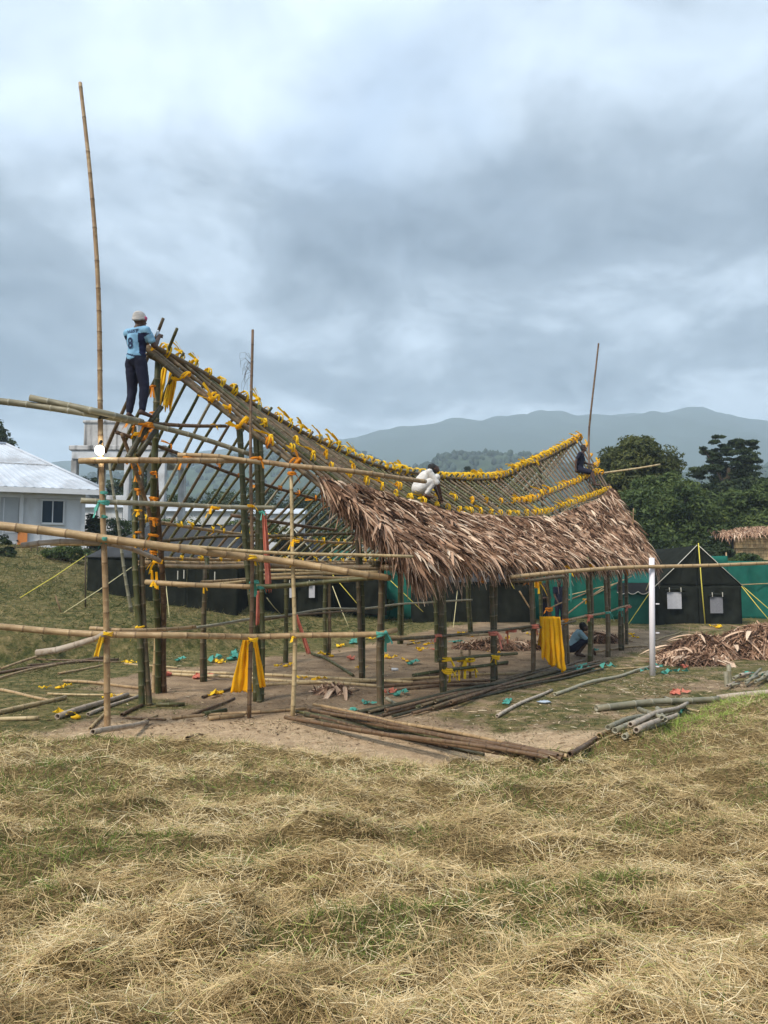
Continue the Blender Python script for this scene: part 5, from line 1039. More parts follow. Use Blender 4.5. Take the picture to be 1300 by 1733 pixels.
def hut():
    Y = 38; base = HZ(P(1290, 948, Y)); root = empty('bamboo_hut', base, 'small hut with woven bamboo wall and palm thatch at right', 'hut')
    x0, x1 = P(1246, 930, Y)[0], P(1340, 930, Y)[0]; z0, z1 = P(1250, 947, Y)[2], P(1250, 911, Y)[2]
    # woven split-bamboo wall: interlaced strips
    n = 22; w_ = (x1-x0)/n; sm = []
    def strip(w, h): mb = MB(); mb.box((0, 0, 0), (w*.94, .012, h*.94)); return mb.mesh('strip', M['weave'])
    rows = 7; hs = (z1-z0)/rows; ms = strip(w_, hs)
    for r in range(rows):
        for i in range(n): obj('strip', ms, root, (x0+w_*(i+.5), Y-.012*((i+r) % 2), z0+hs*(r+.5)), (R(random.uniform(-3, 3)), R(random.uniform(-2, 2)), 0))
    for z in (z0, z0+(z1-z0)*.55, z1): me, loc = bamboo_mesh([(x0-.1, Y-.06, z), (x1, Y-.06, z)], .035, .03, M['bp']); obj('rail', me, root, loc)
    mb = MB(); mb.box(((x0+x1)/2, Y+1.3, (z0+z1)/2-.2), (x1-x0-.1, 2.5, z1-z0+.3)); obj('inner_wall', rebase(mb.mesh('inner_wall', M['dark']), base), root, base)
    for x in (x0-.02, x1): me, loc = bamboo_mesh([(x, Y+.06, base[2]-.3), (x, Y+.06, z1+.35)], .05, .045, M['bt']); obj('post', me, root, loc)
    n = 900; u = RNG.random(n); v = RNG.random(n); p = np.stack([x0-.75+(x1-x0+1.5)*u, Y-.6+2.2*v, z1+.12+.28*u+.45*v], 1); d = np.stack([RNG.normal(size=n)*.5-.4, -np.ones(n), -.45+RNG.normal(size=n)*.1], 1)
    V, F, m = ribbons(p, d, np.tile([0, 0, 1.], (n, 1))+RNG.normal(size=(n, 3))*.3, RNG.uniform(.3, .7, n), RNG.uniform(.03, .06, n), .05, RNG.uniform(.1, .4, n), 3, .3, (.5, 1, .8, .1)); col = np.repeat(cramp(THC, np.clip(.55+RNG.normal(size=n)*.22, 0, 1)), m, 0)
    tag(obj('thatch', mesh_np('thatch', V-base, F, M['thatch'], col, False), root, base), kind='stuff')
    me, loc = bamboo_mesh([(x0-1.1, Y-1.0, P(1270, 949, Y-1)[2]), (x1, Y-1.0, P(1270, 947, Y-1)[2])], .045, .04, M['bp']); obj('rail', me, root, loc)
hut()

# ================================================================== HOUSE AND WATER TOWER
def house():
    Y = 35.0; zg = P(100, 931, Y)[2]; base = np.array([P(143, 931, Y)[0], Y, zg]); root = empty('white_house', base, 'white single-storey house with pale tin hip roof at left', 'house')
    X = lambda px, y=Y: P(px, 850, y)[0]; Z = lambda py, y=Y: P(100, py, y)[2]
    xl, xr = X(-190), X(143); zt = Z(833); dep = 9.0
    mb = MB(); mb.box(((xl+xr)/2, Y+dep/2, (zg-1+zt)/2), (xr-xl, dep, zt-zg+1)); obj('wall', rebase(mb.mesh('wall', M['wall']), base), root, base)
    def bx(name, px0, px1, py0, py1, m, d=.06, out=.03, par=root):
        mb = MB(); mb.box(((X(px0)+X(px1))/2, Y-out, (Z(py0)+Z(py1))/2), (abs(X(px1)-X(px0)), d, abs(Z(py1)-Z(py0)))); return obj(name, rebase(mb.mesh(name, m), base), par, base)
    bx('soffit_shade_strip', -190, 143, 829, 838, M['dark'], .05, .02)  # shade of the gap under the eaves, painted as a dark strip
    bx('lintel_band', -190, 139, 838, 846, M['white'], .10, .06); bx('corner_column', 137.5, 144, 830, 940, M['white'], .14, .05); bx('column', 33, 40, 830, 940, M['white'], .16, .07); bx('column', -72, -66, 830, 940, M['white'], .16, .07)
    bx('plinth', -190, 144, 918, 945, M['white'], .12, .055)
    d = bx('door', 2, 32, 846, 934, M['greydoor'], .06, .05); bx('panel_line', 7, 8.5, 848, 932, M['white'], .03, .08, d); bx('vent', 11, 28, 898, 904, M['wall'], .02, .09, d)
    o = bx('orange_board', 32, 48, 897, 939, M['orange'], .05, .13)
    for py in (903, 917, 931): bx('hinge', 30.5, 33.5, py-1.3, py+1.3, M['blk'], .04, .17, o)
    w = bx('window', 70, 107, 849, 889, M['glass'], .04, .035)
    for a in ((69, 71, 849, 888), (106, 108.5, 849, 888), (87.5, 89.3, 849, 886), (69, 109, 847, 850), (69, 109, 886, 889.5)): bx('frame', *a, M['white'], .09, .075, w)
    bx('panel_seam', 108.8, 110, 846, 918, M['white'], .03, .035); bx('panel_seam', 67, 68.2, 846, 918, M['white'], .03, .035)
    # hip roof of corrugated sheets
    ov = .8; e0 = np.array([xl-ov, Y-ov, Z(828, Y-ov)]); e1 = np.array([X(167, Y-ov), Y-ov, e0[2]]); e2 = np.array([e1[0], Y+dep+ov, e0[2]]); zr = Z(752, Y+dep/2); zr = 8.75; r1 = np.array([X(143)-4.3, Y+dep/2, zr]); r0 = np.array([xl, Y+dep/2, zr])
    rf = None
    def slope(a, b, c, d_, n, name='roof'):
        """sheets between eave a-b and ridge d-c with ribs"""
        mb = MB(); k = n*6
        V = []; nrm = np.cross(b-a, d_-a); nrm = nrm/np.linalg.norm(nrm); nrm = nrm*np.sign(nrm[2])
        for i in range(k+1):
            s_ = i/k; h = .022*(1 if i % 6 in (0, 1) else 0)
            lo = a+(b-a)*s_; hi = d_+(c-d_)*s_
            V += [lo+nrm*h, hi+nrm*h]
        mb.add(V, [(2*i, 2*i+2, 2*i+3, 2*i+1) for i in range(k)]); return rebase(mb.mesh(name, M['tin']), base)
    rf = obj('roof', slope(e0, e1, r1, r0, 26), root, base); obj('roof', slope(e1, e2, r1, r1, 16), root, base)
    mb = MB(); mb.box((e0+e1)/2-[0, .03, .13], (e1[0]-e0[0], .05, .24)); mb.box((e1+e2)/2-[-.03, 0, .13], (.05, e2[1]-e1[1], .24)); obj('fascia', rebase(mb.mesh('fascia', M['white']), base), rf, base)
    mb = MB(); mb.tube([r0+[0, 0, .03], r1+[0, 0, .03]], .09, .09, 8); mb.tube([r1+[0, 0, .03], e1+[0, 0, .03]], .07, .07, 8); obj('ridge_cap', rebase(mb.mesh('ridge_cap', M['tin'], True), base), rf, base)
    mid0 = e0+(r0-e0)*.5; mid1 = e1+(r1-e1)*.5; mb = MB(); mb.tube([mid0+[0, 0, .05], mid1+[0, 0, .05]], .02, .02, 5); obj('sheet_lap', rebase(mb.mesh('sheet_lap', M['conc']), base), rf, base)
    root.rotation_euler.z = R(22); root.scale = (.9, 1, 1)
    # yard fence
    f = empty('yard_fence', HZ(P(40, 940, 32)), 'rusty wire and post fence in the weeds before the white house', 'fence'); fb = np.array(f.location)
    for px in (-8, 24, 52, 63):
        q = HZ(P(px, 940, 32)); mb = MB(); mb.tube([q-[0, 0, .3], P(px, 923, 32)], .035, .03, 6); obj('post', rebase(mb.mesh('post', M['bark'], True), fb), f, fb)
    for py in (927, 940, 954): mb = MB(); mb.tube([P(-10, py, 32), P(63, py-1, 32)], .02, .02, 5); obj('rail', rebase(mb.mesh('rail', M['bark' if py < 950 else 'bp'], True), fb), f, fb)
house()
def tower():
    Y = 46.0; base = HZ(P(200, 900, Y)); root = empty('water_tower', base, 'stained concrete water tank on tall white columns behind the scaffold', 'water tower')
    X = lambda px, y=Y: P(px, 800, y)[0]; Z = lambda py, y=Y: P(200, py, y)[2]; dep = 5.2
    def bx(name, px0, px1, py0, py1, y0, y1, m, par=root):
        mb = MB(); mb.box(((X(px0)+X(px1))/2, (y0+y1)/2, (Z(py0)+Z(py1))/2), (abs(X(px1)-X(px0)), y1-y0, abs(Z(py1)-Z(py0)))); me = rebase(mb.mesh(name, m), base)
        o = obj(name, me, par, base); bv = o.modifiers.new('b', 'BEVEL'); bv.width = .04; return o
    t = bx('tank', 132, 226, 712, 757, Y+.6, Y+4.6, M['conc']); bx('rim', 130.5, 227.5, 708, 713, Y+.5, Y+4.7, M['conc'], t)
    bx('slab', 115, 280, 754, 762, Y-.1, Y+dep+.1, M['conc']); bx('beam', 119, 277, 762, 777, Y, Y+.5, M['conc2']); bx('beam', 119, 277, 762, 777, Y+dep-.5, Y+dep, M['conc2']); bx('beam', 119, 128, 762, 777, Y+.5, Y+dep-.5, M['conc2']); bx('beam', 268, 277, 762, 777, Y+.5, Y+dep-.5, M['conc2'])
    for a, b in ((117.5, 127.5), (208, 218), (266, 278)):
        for y in (Y+.1, Y+dep-.6): bx('column', a, b, 776, 960, y, y+.42, M['conc2'])
    bx('tie_beam', 119, 277, 838, 852, Y+.15, Y+.45, M['conc2'])
    for px in (139, 150): mb = MB(); mb.tube([(X(px), Y+2.5, base[2]), (X(px), Y+2.5, Z(760))], .045, .045, 6); obj('pipe', rebase(mb.mesh('pipe', M['dark'], True), base), root, base)
tower()
# far white shed roofs glimpsed through the rafters
for i, (px, py, Y, w_, h_) in enumerate(((345, 868, 60, 5.5, 1.3), (470, 872, 66, 4.5, 1.2), (180, 862, 58, 3.5, 1.8))):
    q = HZ(P(px, py, Y)); z = P(px, py, Y)[2]; root = empty('shed', q, ('pale low shed seen through the left rafters', 'pale low shed seen through the middle rafters', 'pale low shed behind the water tower columns')[i], 'shed')
    mb = MB(); mb.box((q[0], q[1], (z+q[2])/2), (w_, 3, z-q[2]+.1)); obj('wall', rebase(mb.mesh('wall', M['wall']), q), root, q)
    mb = MB(); v = [(q[0]-w_/2-.3, Y-1.8, z), (q[0]+w_/2+.3, Y-1.8, z), (q[0]+w_/2+.3, Y+1.8, z), (q[0]-w_/2-.3, Y+1.8, z), (q[0]-w_/2-.3, Y, z+h_*.5), (q[0]+w_/2+.3, Y, z+h_*.5)]; mb.add(v, [(0, 1, 5, 4), (2, 3, 4, 5), (0, 4, 3), (1, 2, 5), (0, 3, 2, 1)]); obj('roof', rebase(mb.mesh('roof', M['tin']), q), root, q)

# ================================================================== TREES
LEAFC = {'olive': [(0, (.03, .04, .010)), (.5, (.08, .095, .022)), (1, (.16, .16, .04))], 'deep': [(0, (.014, .026, .010)), (.5, (.038, .06, .02)), (1, (.08, .105, .035))], 'mid': [(0, (.025, .045, .012)), (.5, (.065, .10, .025)), (1, (.13, .17, .045))]}
def crown_mesh(blobs, nclump, nleaf, size, pal, seed, flat=1.0):
    """blobs: list of (centre, radii). leaf clumps over the shells of the blobs, leaves around each clump"""
    rg = np.random.default_rng(seed); vol = np.array([np.prod(b[1])**(2/3) for b in blobs]); pick = rg.choice(len(blobs), nclump, p=vol/vol.sum())
    d = rg.normal(size=(nclump, 3)); d /= np.linalg.norm(d, axis=1)[:, None]; rr = rg.uniform(.45, 1.06, nclump)[:, None]**.6
    cc = np.array([blobs[i][0] for i in pick])+d*rr*np.array([blobs[i][1] for i in pick])
    cr = np.array([np.prod(blobs[i][1])**(1/3) for i in pick])*rg.uniform(.22, .42, nclump)
    ci = rg.integers(0, nclump, nleaf); g = rg.normal(size=(nleaf, 3)); g /= np.linalg.norm(g, axis=1)[:, None]; g *= rg.uniform(.3, 1.0, nleaf)[:, None]**.5
    p = cc[ci]+g*cr[ci][:, None]*np.array([1.25, 1.25, .7*flat])
    nv = g*np.array([1, 1, 1])+rg.normal(size=(nleaf, 3))*.6+np.array([0, 0, .5]); nv /= np.linalg.norm(nv, axis=1)[:, None]
    a = rg.normal(size=(nleaf, 3)); a -= nv*(a*nv).sum(1)[:, None]; a /= np.linalg.norm(a, axis=1)[:, None]; b = np.cross(nv, a); s = size*rg.uniform(.6, 1.35, nleaf)[:, None]
    V = np.stack([p-a*s, p-b*s*.42+nv*s*.1, p+a*s, p+b*s*.42+nv*s*.1], 1).reshape(-1, 3); F = np.arange(nleaf*4).reshape(-1, 4)
    tint = rg.normal(size=nclump)*.2; t = np.clip(.45+tint[ci]+rg.normal(size=nleaf)*.14, 0, 1)
    return V, F, np.repeat(cramp(LEAFC[pal], t), 4, 0), cc
def tree(name, label, base, blobs, trunk_r, pal, nclump, nleaf, size, seed, group=None, flat=1.0, cat='tree', trunk=True):
    base = np.asarray(base, float); root = empty(name, base, label, cat, group)
    V, F, col, cc = crown_mesh(blobs, nclump, nleaf, size, pal, seed, flat)
    obj('crown', mesh_np('crown', V-base, F, M['leaf'], col, False), root, base)
    mb = MB(); rg = random.Random(seed); top = np.mean([b[0] for b in blobs], 0)
    if trunk: mb.tube(smooth_path([base-[0, 0, .3], base*.5+top*.5+[rg.uniform(-.2, .2), 0, 0], top], .6), trunk_r, trunk_r*.35, 8)
    fork = base*.55+top*.45
    for i in range(16 if trunk else 10):
        e = cc[rg.randrange(len(cc))]; f = fork+(top-fork)*rg.random() if trunk else base; mb.tube(smooth_path([f, (f+e)/2+[0, 0, .2*np.linalg.norm(e-f)*.4], e], .7), trunk_r*.35, trunk_r*.08, 5)
    obj('trunk' if trunk else 'stems', rebase(mb.mesh('trunk', M['bark'], True), base), root, base)
def blob(px, py, Y, rx, rz, ry=None): s = Y/F_; return (P(px, py, Y), np.array([rx*s, (ry or rx)*s, rz*s]))
tree('broadleaf_tree', 'rounded olive-green tree right behind the far roof peak', HZ(P(1080, 940, 46)), [blob(1076, 785, 46, 58, 38), blob(1040, 808, 45, 40, 28), blob(1112, 800, 46, 38, 30), blob(1080, 835, 45, 62, 32), blob(1085, 757, 46, 30, 18)], .32, 'olive', 260, 34000, .13, 1)
tree('broadleaf_tree', 'large bushy green tree mass directly behind the thatch end', HZ(P(1110, 960, 41)), [blob(1090, 880, 41, 60, 55), blob(1150, 865, 41, 60, 48), blob(1190, 900, 40, 45, 42), blob(1060, 900, 41, 45, 55), blob(1110, 930, 40, 75, 40), blob(1120, 830, 42, 45, 26)], .25, 'mid', 340, 46000, .12, 2)
tree('conifer_like_tree', 'tall dark tree with tiered branches at the right skyline', HZ(P(1232, 930, 52)), [blob(1228, 745, 52, 22, 12), blob(1210, 762, 52, 30, 9), blob(1262, 752, 52, 25, 11), blob(1240, 775, 52, 48, 11), blob(1222, 797, 52, 50, 12), blob(1255, 812, 52, 42, 13), blob(1230, 832, 52, 62, 18), blob(1225, 862, 51, 58, 22)], .35, 'deep', 260, 30000, .13, 3, flat=.55)
tree('broadleaf_tree', 'round bushy green tree at the right edge above the hut', HZ(P(1285, 940, 43)), [blob(1270, 860, 43, 45, 34), blob(1310, 850, 43, 40, 36), blob(1240, 885, 43, 34, 26), blob(1300, 895, 42, 60, 28)], .22, 'mid', 220, 28000, .12, 4)
tree('broadleaf_tree', 'dark tree top rising behind the white house roof', HZ(P(-5, 900, 58)), [blob(-18, 728, 58, 36, 28), blob(-8, 752, 58, 32, 22), blob(-50, 750, 58, 40, 40), blob(-25, 800, 58, 30, 40)], .3, 'deep', 80, 7000, .17, 5)
for i, (px, py, Y, rx, rz, pal, lab) in enumerate(((152, 822, 62, 18, 20, 'deep', 'slim dark tree just right of the house roof'), (205, 842, 64, 34, 26, 'deep', 'dark tree seen through the water tower legs'), (250, 822, 60, 26, 30, 'deep', 'dark tree behind the right tower column'), (320, 862, 66, 48, 24, 'deep', 'low dark tree behind the left rafters'), (400, 850, 70, 50, 26, 'deep', 'dark tree behind the middle rafters'), (480, 842, 74, 55, 28, 'deep', 'dark tree behind the verge poles'), (560, 850, 78, 55, 28, 'deep', 'dark tree hidden behind the sagging roof'), (792, 806, 110, 17, 14, 'deep', 'small dark tree just above the middle of the ridge'), (755, 812, 112, 12, 10, 'deep', 'tiny dark tree beside the white-shirted worker'))):
    tree('broadleaf_tree', lab, HZ(P(px, py+70, Y)), [blob(px, py, Y, rx, rz), blob(px-rx*.5, py+rz*.6, Y, rx*.8, rz*.9), blob(px+rx*.5, py+rz*.7, Y, rx*.8, rz*.8), blob(px, py+rz*1.4, Y, rx, rz)], .2, pal, 60, 5200, .17 if Y < 90 else .26, 10+i, 'trees beyond the rafters')
for i, (px, py, Y, rx, rz, pal, lab) in enumerate(((195, 905, 40, 50, 26, 'mid', 'green shrub between the house and the long tent'), (160, 895, 38, 20, 28, 'deep', 'dark shrub against the house corner'), (300, 898, 42, 60, 22, 'mid', 'green bushes above the long tent roof'), (430, 893, 44, 60, 22, 'mid', 'green bushes behind the gable tent'), (560, 915, 42, 50, 26, 'mid', 'bright green bush right of the gable tent'), (8, 935, 29, 16, 28, 'deep', 'tall dark weed clump at the left edge before the house'), (110, 934, 30, 45, 10, 'mid', 'low weeds along the house plinth'), (1215, 935, 36, 28, 18, 'deep', 'dark shrub between the tent and the hut'), (645, 1020, 29, 26, 12, 'mid', 'small shrub beside the green net'), (1262, 948, 33.5, 34, 9, 'mid', 'low weeds in front of the hut'), (1235, 920, 40, 14, 22, 'deep', 'dark thin bush left of the hut wall'), (860, 905, 45, 70, 30, 'deep', 'dark hedge behind the pavilion eave'), (980, 915, 45, 60, 34, 'deep', 'dark hedge behind the far posts'))):
    tree('shrub', lab, HZ(P(px, py+20, Y)), [blob(px, py, Y, rx*.7, rz), blob(px-rx*.5, py+rz*.3, Y, rx*.5, rz*.7), blob(px+rx*.5, py+rz*.35, Y, rx*.5, rz*.7)], .06, pal, 70, 4200 if Y > 33 else 3000, .10 if Y > 33 else .07, 40+i, None, cat='shrub', trunk=False)

# ================================================================== PEOPLE
def capsule(p0, p1, r0, r1, n=12):
    p0 = np.asarray(p0, float); p1 = np.asarray(p1, float); L = np.linalg.norm(p1-p0); ax = (p1-p0)/(L+1e-9)
    ts = []
    for a in np.linspace(-np.pi/2*.98, 0, 5): ts.append((r0*math.sin(a), r0*math.cos(a)))
    for f in (.25, .5, .75): ts.append((L*f, r0+(r1-r0)*f))
    for a in np.linspace(0, np.pi/2*.98, 5): ts.append((L+r1*math.sin(a), r1*math.cos(a)))
    u = np.cross(ax, [0, 0, 1.]); u = u if np.linalg.norm(u) > 1e-3 else np.cross(ax, [0, 1., 0]); u /= np.linalg.norm(u); v = np.cross(ax, u)
    V = []; 
    for t, r in ts:
        for k in range(n): a = 2*np.pi*k/n; V.append(p0+ax*t+(u*math.cos(a)+v*math.sin(a))*r)
    F = [(i*n+k, i*n+(k+1) % n, (i+1)*n+(k+1) % n, (i+1)*n+k) for i in range(len(ts)-1) for k in range(n)]
    F.append(tuple(range(n-1, -1, -1))); F.append(tuple((len(ts)-1)*n+k for k in range(n)))
    return V, F
def fuse(name, shapes, voxel, mat_, smooth=3):
    """one continuous skin over overlapping forms"""
    mb = MB()
    for V, F in shapes: mb.add(V, F)
    me = mb.mesh(name, mat_, True); o = bpy.data.objects.new('tmp', me); C.objects.link(o)
    r = o.modifiers.new('r', 'REMESH'); r.mode = 'VOXEL'; r.voxel_size = voxel; r.use_smooth_shade = True
    s = o.modifiers.new('s', 'SMOOTH'); s.factor = .5; s.iterations = smooth
    dg = bpy.context.evaluated_depsgraph_get(); dg.update(); ev = bpy.data.meshes.new_from_object(o.evaluated_get(dg)); bpy.data.objects.remove(o)
    ev.name = name; ev.materials.clear(); ev.materials.append(mat_); ev.polygons.foreach_set('use_smooth', [True]*len(ev.polygons)); return ev
_ct = bpy.data.textures.new('creases', 'CLOUDS'); _ct.noise_scale = .07; _ct.noise_depth = 1
def crease(o, k):
    md = o.modifiers.new('creases', 'DISPLACE'); md.texture = _ct; md.texture_coords = 'LOCAL'; md.strength = k; md.mid_level = .5
def person(label, org, fwd, up, J, top, bottom, topm, botm, head_yaw=0.0, head_pitch=0.0, hat=False, bare=True, voxel=.011, sleeve=.62, leg_end='shin', hold=None, hair=True):
    """J: joints in (right, forward, up) metres from org"""
    f = np.asarray(fwd, float); f /= np.linalg.norm(f); upv = np.array([0, 0, 1.]); rgt = np.cross(f, upv); rgt /= np.linalg.norm(rgt); org = np.asarray(org, float)
    W3 = lambda q: rgt*q[0]+f*q[1]+upv*q[2]          # relative to org
    j = {k: W3(v) for k, v in J.items()}
    root = empty('person', org, label, 'person'); B = []; fr = np.stack([rgt, f, upv])
    hd = j['head']; nk = j['neck']
    hf = f*math.cos(head_yaw)+rgt*math.sin(head_yaw); hr = np.cross(hf, upv); hu = upv*math.cos(head_pitch)+hf*math.sin(head_pitch); hf2 = np.cross(hu, hr); hfr = np.stack([hr, hf2, hu])
    B.append(ellipsoid(hd+hu*.025, (.076, .094, .098), hfr)); B.append(ellipsoid(hd-hu*.055+hf2*.028, (.054, .062, .060), hfr))
    B.append(capsule(hd+hf2*.085+hu*.01, hd+hf2*.103-hu*.022, .010, .015)); B.append(capsule(hd+hf2*.083-hu*.062-hr*.018, hd+hf2*.083-hu*.062+hr*.018, .010, .010)); B.append(capsule(hd+hf2*.07+hu*.035-hr*.035, hd+hf2*.07+hu*.035+hr*.035, .018, .018))
    for s in (-1, 1): B.append(ellipsoid(hd+hr*s*.078-hf2*.008, (.012, .022, .032), hfr, 8))
    B.append(capsule(nk, hd-hu*.05-hf2*.015, .056, .050))
    ch, wa, pe = j['chest'], j['waist'], j['pelvis']; tu = ch-pe; tu = tu/np.linalg.norm(tu); sr = j['shR']-j['shL']; sr = sr/np.linalg.norm(sr); tf = np.cross(tu, sr); tfr = np.stack([sr, tf, tu])
    torso = [(ch, (.155, .105, .16)), (wa, (.135, .095, .14)), (pe, (.155, .115, .12))]
    for c, rad in torso: B.append(ellipsoid(c, rad, tfr))
    B.append(capsule(j['shL'], j['shR'], .062, .062)); B.append(capsule(nk, (j['shR']+ch)/2, .055, .07)); B.append(capsule(nk, (j['shL']+ch)/2, .055, .07)); B.append(capsule(pe, wa, .12, .11)); B.append(capsule(wa, ch, .115, .12))
    hands = []
    for s in 'LR':
        sh, el, wr = j['sh'+s], j['el'+s], j['wr'+s]
        B.append(capsule(sh, el, .054, .041)); B.append(capsule(el, el*.7+wr*.3, .042, .041)); B.append(capsule(el*.7+wr*.3, wr, .041, .027))
        d = (wr-el); d = d/np.linalg.norm(d); side = np.cross(d, upv); side = side/(np.linalg.norm(side)+1e-6); nrm = np.cross(side, d); inn = -nrm
        pm = wr+d*.055; B.append(capsule(wr, pm, .028, .034)); B.append(capsule(pm-side*.022, pm+side*.022+d*.02, .019, .018))
        for q, (off, ln) in enumerate(((-.03, .062), (-.010, .074), (.011, .070), (.030, .055))):
            k0 = wr+d*.085+side*off; k1 = k0+d*ln*.5+inn*ln*.22; k2 = k1+d*ln*.2+inn*ln*.42; B.append(capsule(wr+d*.05+side*off*.8, k0, .0105, .010)); B.append(capsule(k0, k1, .0098, .009)); B.append(capsule(k1, k2, .009, .0078))
        ts = -1 if s == 'R' else 1; t0 = wr+d*.025+side*ts*.024; t1 = t0+d*.035+side*ts*.03+inn*.012; t2 = t1+d*.032+inn*.014; B.append(capsule(t0, t1, .013, .011)); B.append(capsule(t1, t2, .011, .009)); hands.append(pm)
        hp, kn, an, to = j['hip'+s], j['kn'+s], j['an'+s], j['toe'+s]
        B.append(capsule(hp, kn, .085, .058)); c1 = kn*.68+an*.32; B.append(capsule(kn, c1, .056, .055)); B.append(capsule(c1, an, .055, .036))
        heel = an-(to-an)*.22-upv*.045; B.append(capsule(an, heel, .036, .034)); B.append(capsule(an-upv*.025, to, .036, .028)); fs = np.cross(to-an, upv); fs = fs/(np.linalg.norm(fs)+1e-6)
        for q in range(5): e = to+fs*(q-2)*.016; B.append(capsule(e, e+(to-an)*.14*(1-.08*abs(q-1.4)), .011, .009))
    obj('body', fuse('body', B, voxel, M['skin']), root, org)
    # clothes
    T = [ellipsoid(c, np.array(rad)+.020, tfr) for c, rad in torso[:2]]+[ellipsoid(pe+tu*.06, (.168, .128, .10), tfr), capsule(j['shL'], j['shR'], .078, .078), capsule(wa, ch, .138, .142), capsule(pe+tu*.04, wa, .145, .135), capsule(nk-tu*.03, ch, .062, .12)]
    for s in 'LR': e = j['sh'+s]+(j['el'+s]-j['sh'+s])*sleeve; T.append(capsule(j['sh'+s], e, .075, .064))
    tm = fuse('shirt', T, voxel, topm, 4)
    if top == 'jersey':
        co = np.empty(len(tm.vertices)*3, np.float32); tm.vertices.foreach_get('co', co); co = co.reshape(-1, 3); q = co-ch; x = q @ sr; z = q @ tu; y = q @ tf
        navy = (np.abs(x) > np.interp(z, [-.4, -.2, .06], [.19, .115, .105])) & (z < .07) & (z > -.34); stripe = (np.abs(z+.27+.04*np.sin(x*9)) < .012)
        armc = np.zeros(len(co), bool)
        for s in 'LR': dd = np.linalg.norm(np.cross(co-j['sh'+s], (j['el'+s]-j['sh'+s])/np.linalg.norm(j['el'+s]-j['sh'+s])), axis=1); armc |= (dd < .085) & (((co-j['sh'+s]) @ (j['el'+s]-j['sh'+s])) > .02)
        col = np.tile([.22, .42, .60], (len(co), 1)); col[(navy & ~armc) | stripe] = (.012, .016, .05); col[(z > .195)] = (.012, .016, .05)
        ca = tm.color_attributes.new('col', 'FLOAT_COLOR', 'POINT'); c4 = np.ones((len(co), 4), np.float32); c4[:, :3] = col; ca.data.foreach_set('color', c4.ravel())
    so_ = obj('shirt', tm, root, org)
    crease(so_, .016)
    if top == 'jersey':
        bv = BVHTree.FromPolygons([v.co[:] for v in tm.vertices], [p.vertices[:] for p in tm.polygons])
        for txt, size, up_, w_ in (('WEST', .085, .10, 1.0), ('8', .23, -.10, .9)):
            cu = bpy.data.curves.new('t', 'FONT'); cu.body = txt; cu.size = size; cu.align_x = 'CENTER'; cu.align_y = 'CENTER'; cu.offset = .003; to_ = bpy.data.objects.new('t', cu); C.objects.link(to_)
            dg = bpy.context.evaluated_depsgraph_get(); dg.update(); tme = bpy.data.meshes.new_from_object(to_.evaluated_get(dg)); bpy.data.objects.remove(to_)
            bm = bmesh.new(); bm.from_mesh(tme); bmesh.ops.subdivide_edges(bm, edges=bm.edges[:], cuts=1)
            for v in bm.verts:
                p = ch+tu*(up_+v.co.y)+sr*v.co.x*w_-tf*.6; hit = bv.ray_cast(Vector(p), Vector(tf)); h = hit[0] if hit[0] else Vector(ch-tf*.13); v.co = h-Vector(tf)*.010
            bm.to_mesh(tme); bm.free(); tme.materials.clear(); tme.materials.append(M['print']); obj('lettering' if len(txt) > 1 else 'number', tme, so_, org)
    T = [ellipsoid(pe, (.172, .130, .125), tfr)]
    for s in 'LR':
        hp, kn, an = j['hip'+s], j['kn'+s], j['an'+s]
        if leg_end == 'shin': T += [capsule(hp, kn, .104, .078), capsule(kn, kn*.45+an*.55, .076, .066), capsule(kn*.45+an*.55, kn*.1+an*.9, .066, .052)]
        else: e = hp+(kn-hp)*.88; T += [capsule(hp, e, .104, .088)]
        T.append(capsule(pe, hp, .12, .10))
    crease(obj('trousers' if leg_end == 'shin' else 'shorts', fuse('trousers', T, voxel, botm, 3), root, org), .014)
    if hat:
        H = [ellipsoid(hd+hu*.065-hf2*.005, (.090, .104, .100), hfr)]
        for k in range(4):
            zz = .02+.026*k; rr = .086-.006*k
            ring = [hd+hu*(zz+.014*math.sin(a*2+k))+hr*math.cos(a)*rr+hf2*(math.sin(a)*(rr+.014)-.004) for a in np.linspace(0, 2*math.pi, 15)]
            H += [capsule(ring[i], ring[i+1], .020, .020, 8) for i in range(14)]
        H.append(ellipsoid(hd+hu*.135-hr*.01, (.055, .05, .03), hfr, 8))
        h = obj('head_wrap', fuse('head_wrap', H, .010, M['capcl'], 2), root, org)
        mb = MB(); mb.add(*ellipsoid(hd+hu*.152-hr*.02, (.030, .03, .014), hfr, 8)); obj('knot', mb.mesh('knot', M['blk'], True), h, org); mb = MB(); mb.add(*ellipsoid(hd+hu*.035+hr*.085+hf2*.055, (.018, .03, .032), hfr, 8)); obj('trim', mb.mesh('trim', M['pinkcl'], True), h, org)
    elif hair:
        rg = random.Random(3); H = [ellipsoid(hd+hu*.042-hf2*.012, (.084, .100, .094), hfr), ellipsoid(hd-hf2*.045-hu*.01, (.074, .058, .07), hfr)]
        for k in range(26):
            a = rg.uniform(0, 6.28); b = rg.uniform(.3, 1.4); dv = hr*math.cos(a)*math.cos(b)*.078+hf2*(math.sin(a)*math.cos(b)*.09-.012)+hu*(math.sin(b)*.09+.045); H.append(capsule(hd+dv*.9, hd+dv*1.08, .02, .014, 6))
        obj('hair', fuse('hair', H, .010, M['hair'], 1), root, org)
    for s in (-1, 1): mb = MB(); mb.add(*ellipsoid(hd+hf2*.083+hu*.012+hr*s*.032, (.013, .008, .008), hfr, 6)); obj('eye', mb.mesh('eye', M['blk'], True), root, org)
    return root, j, org
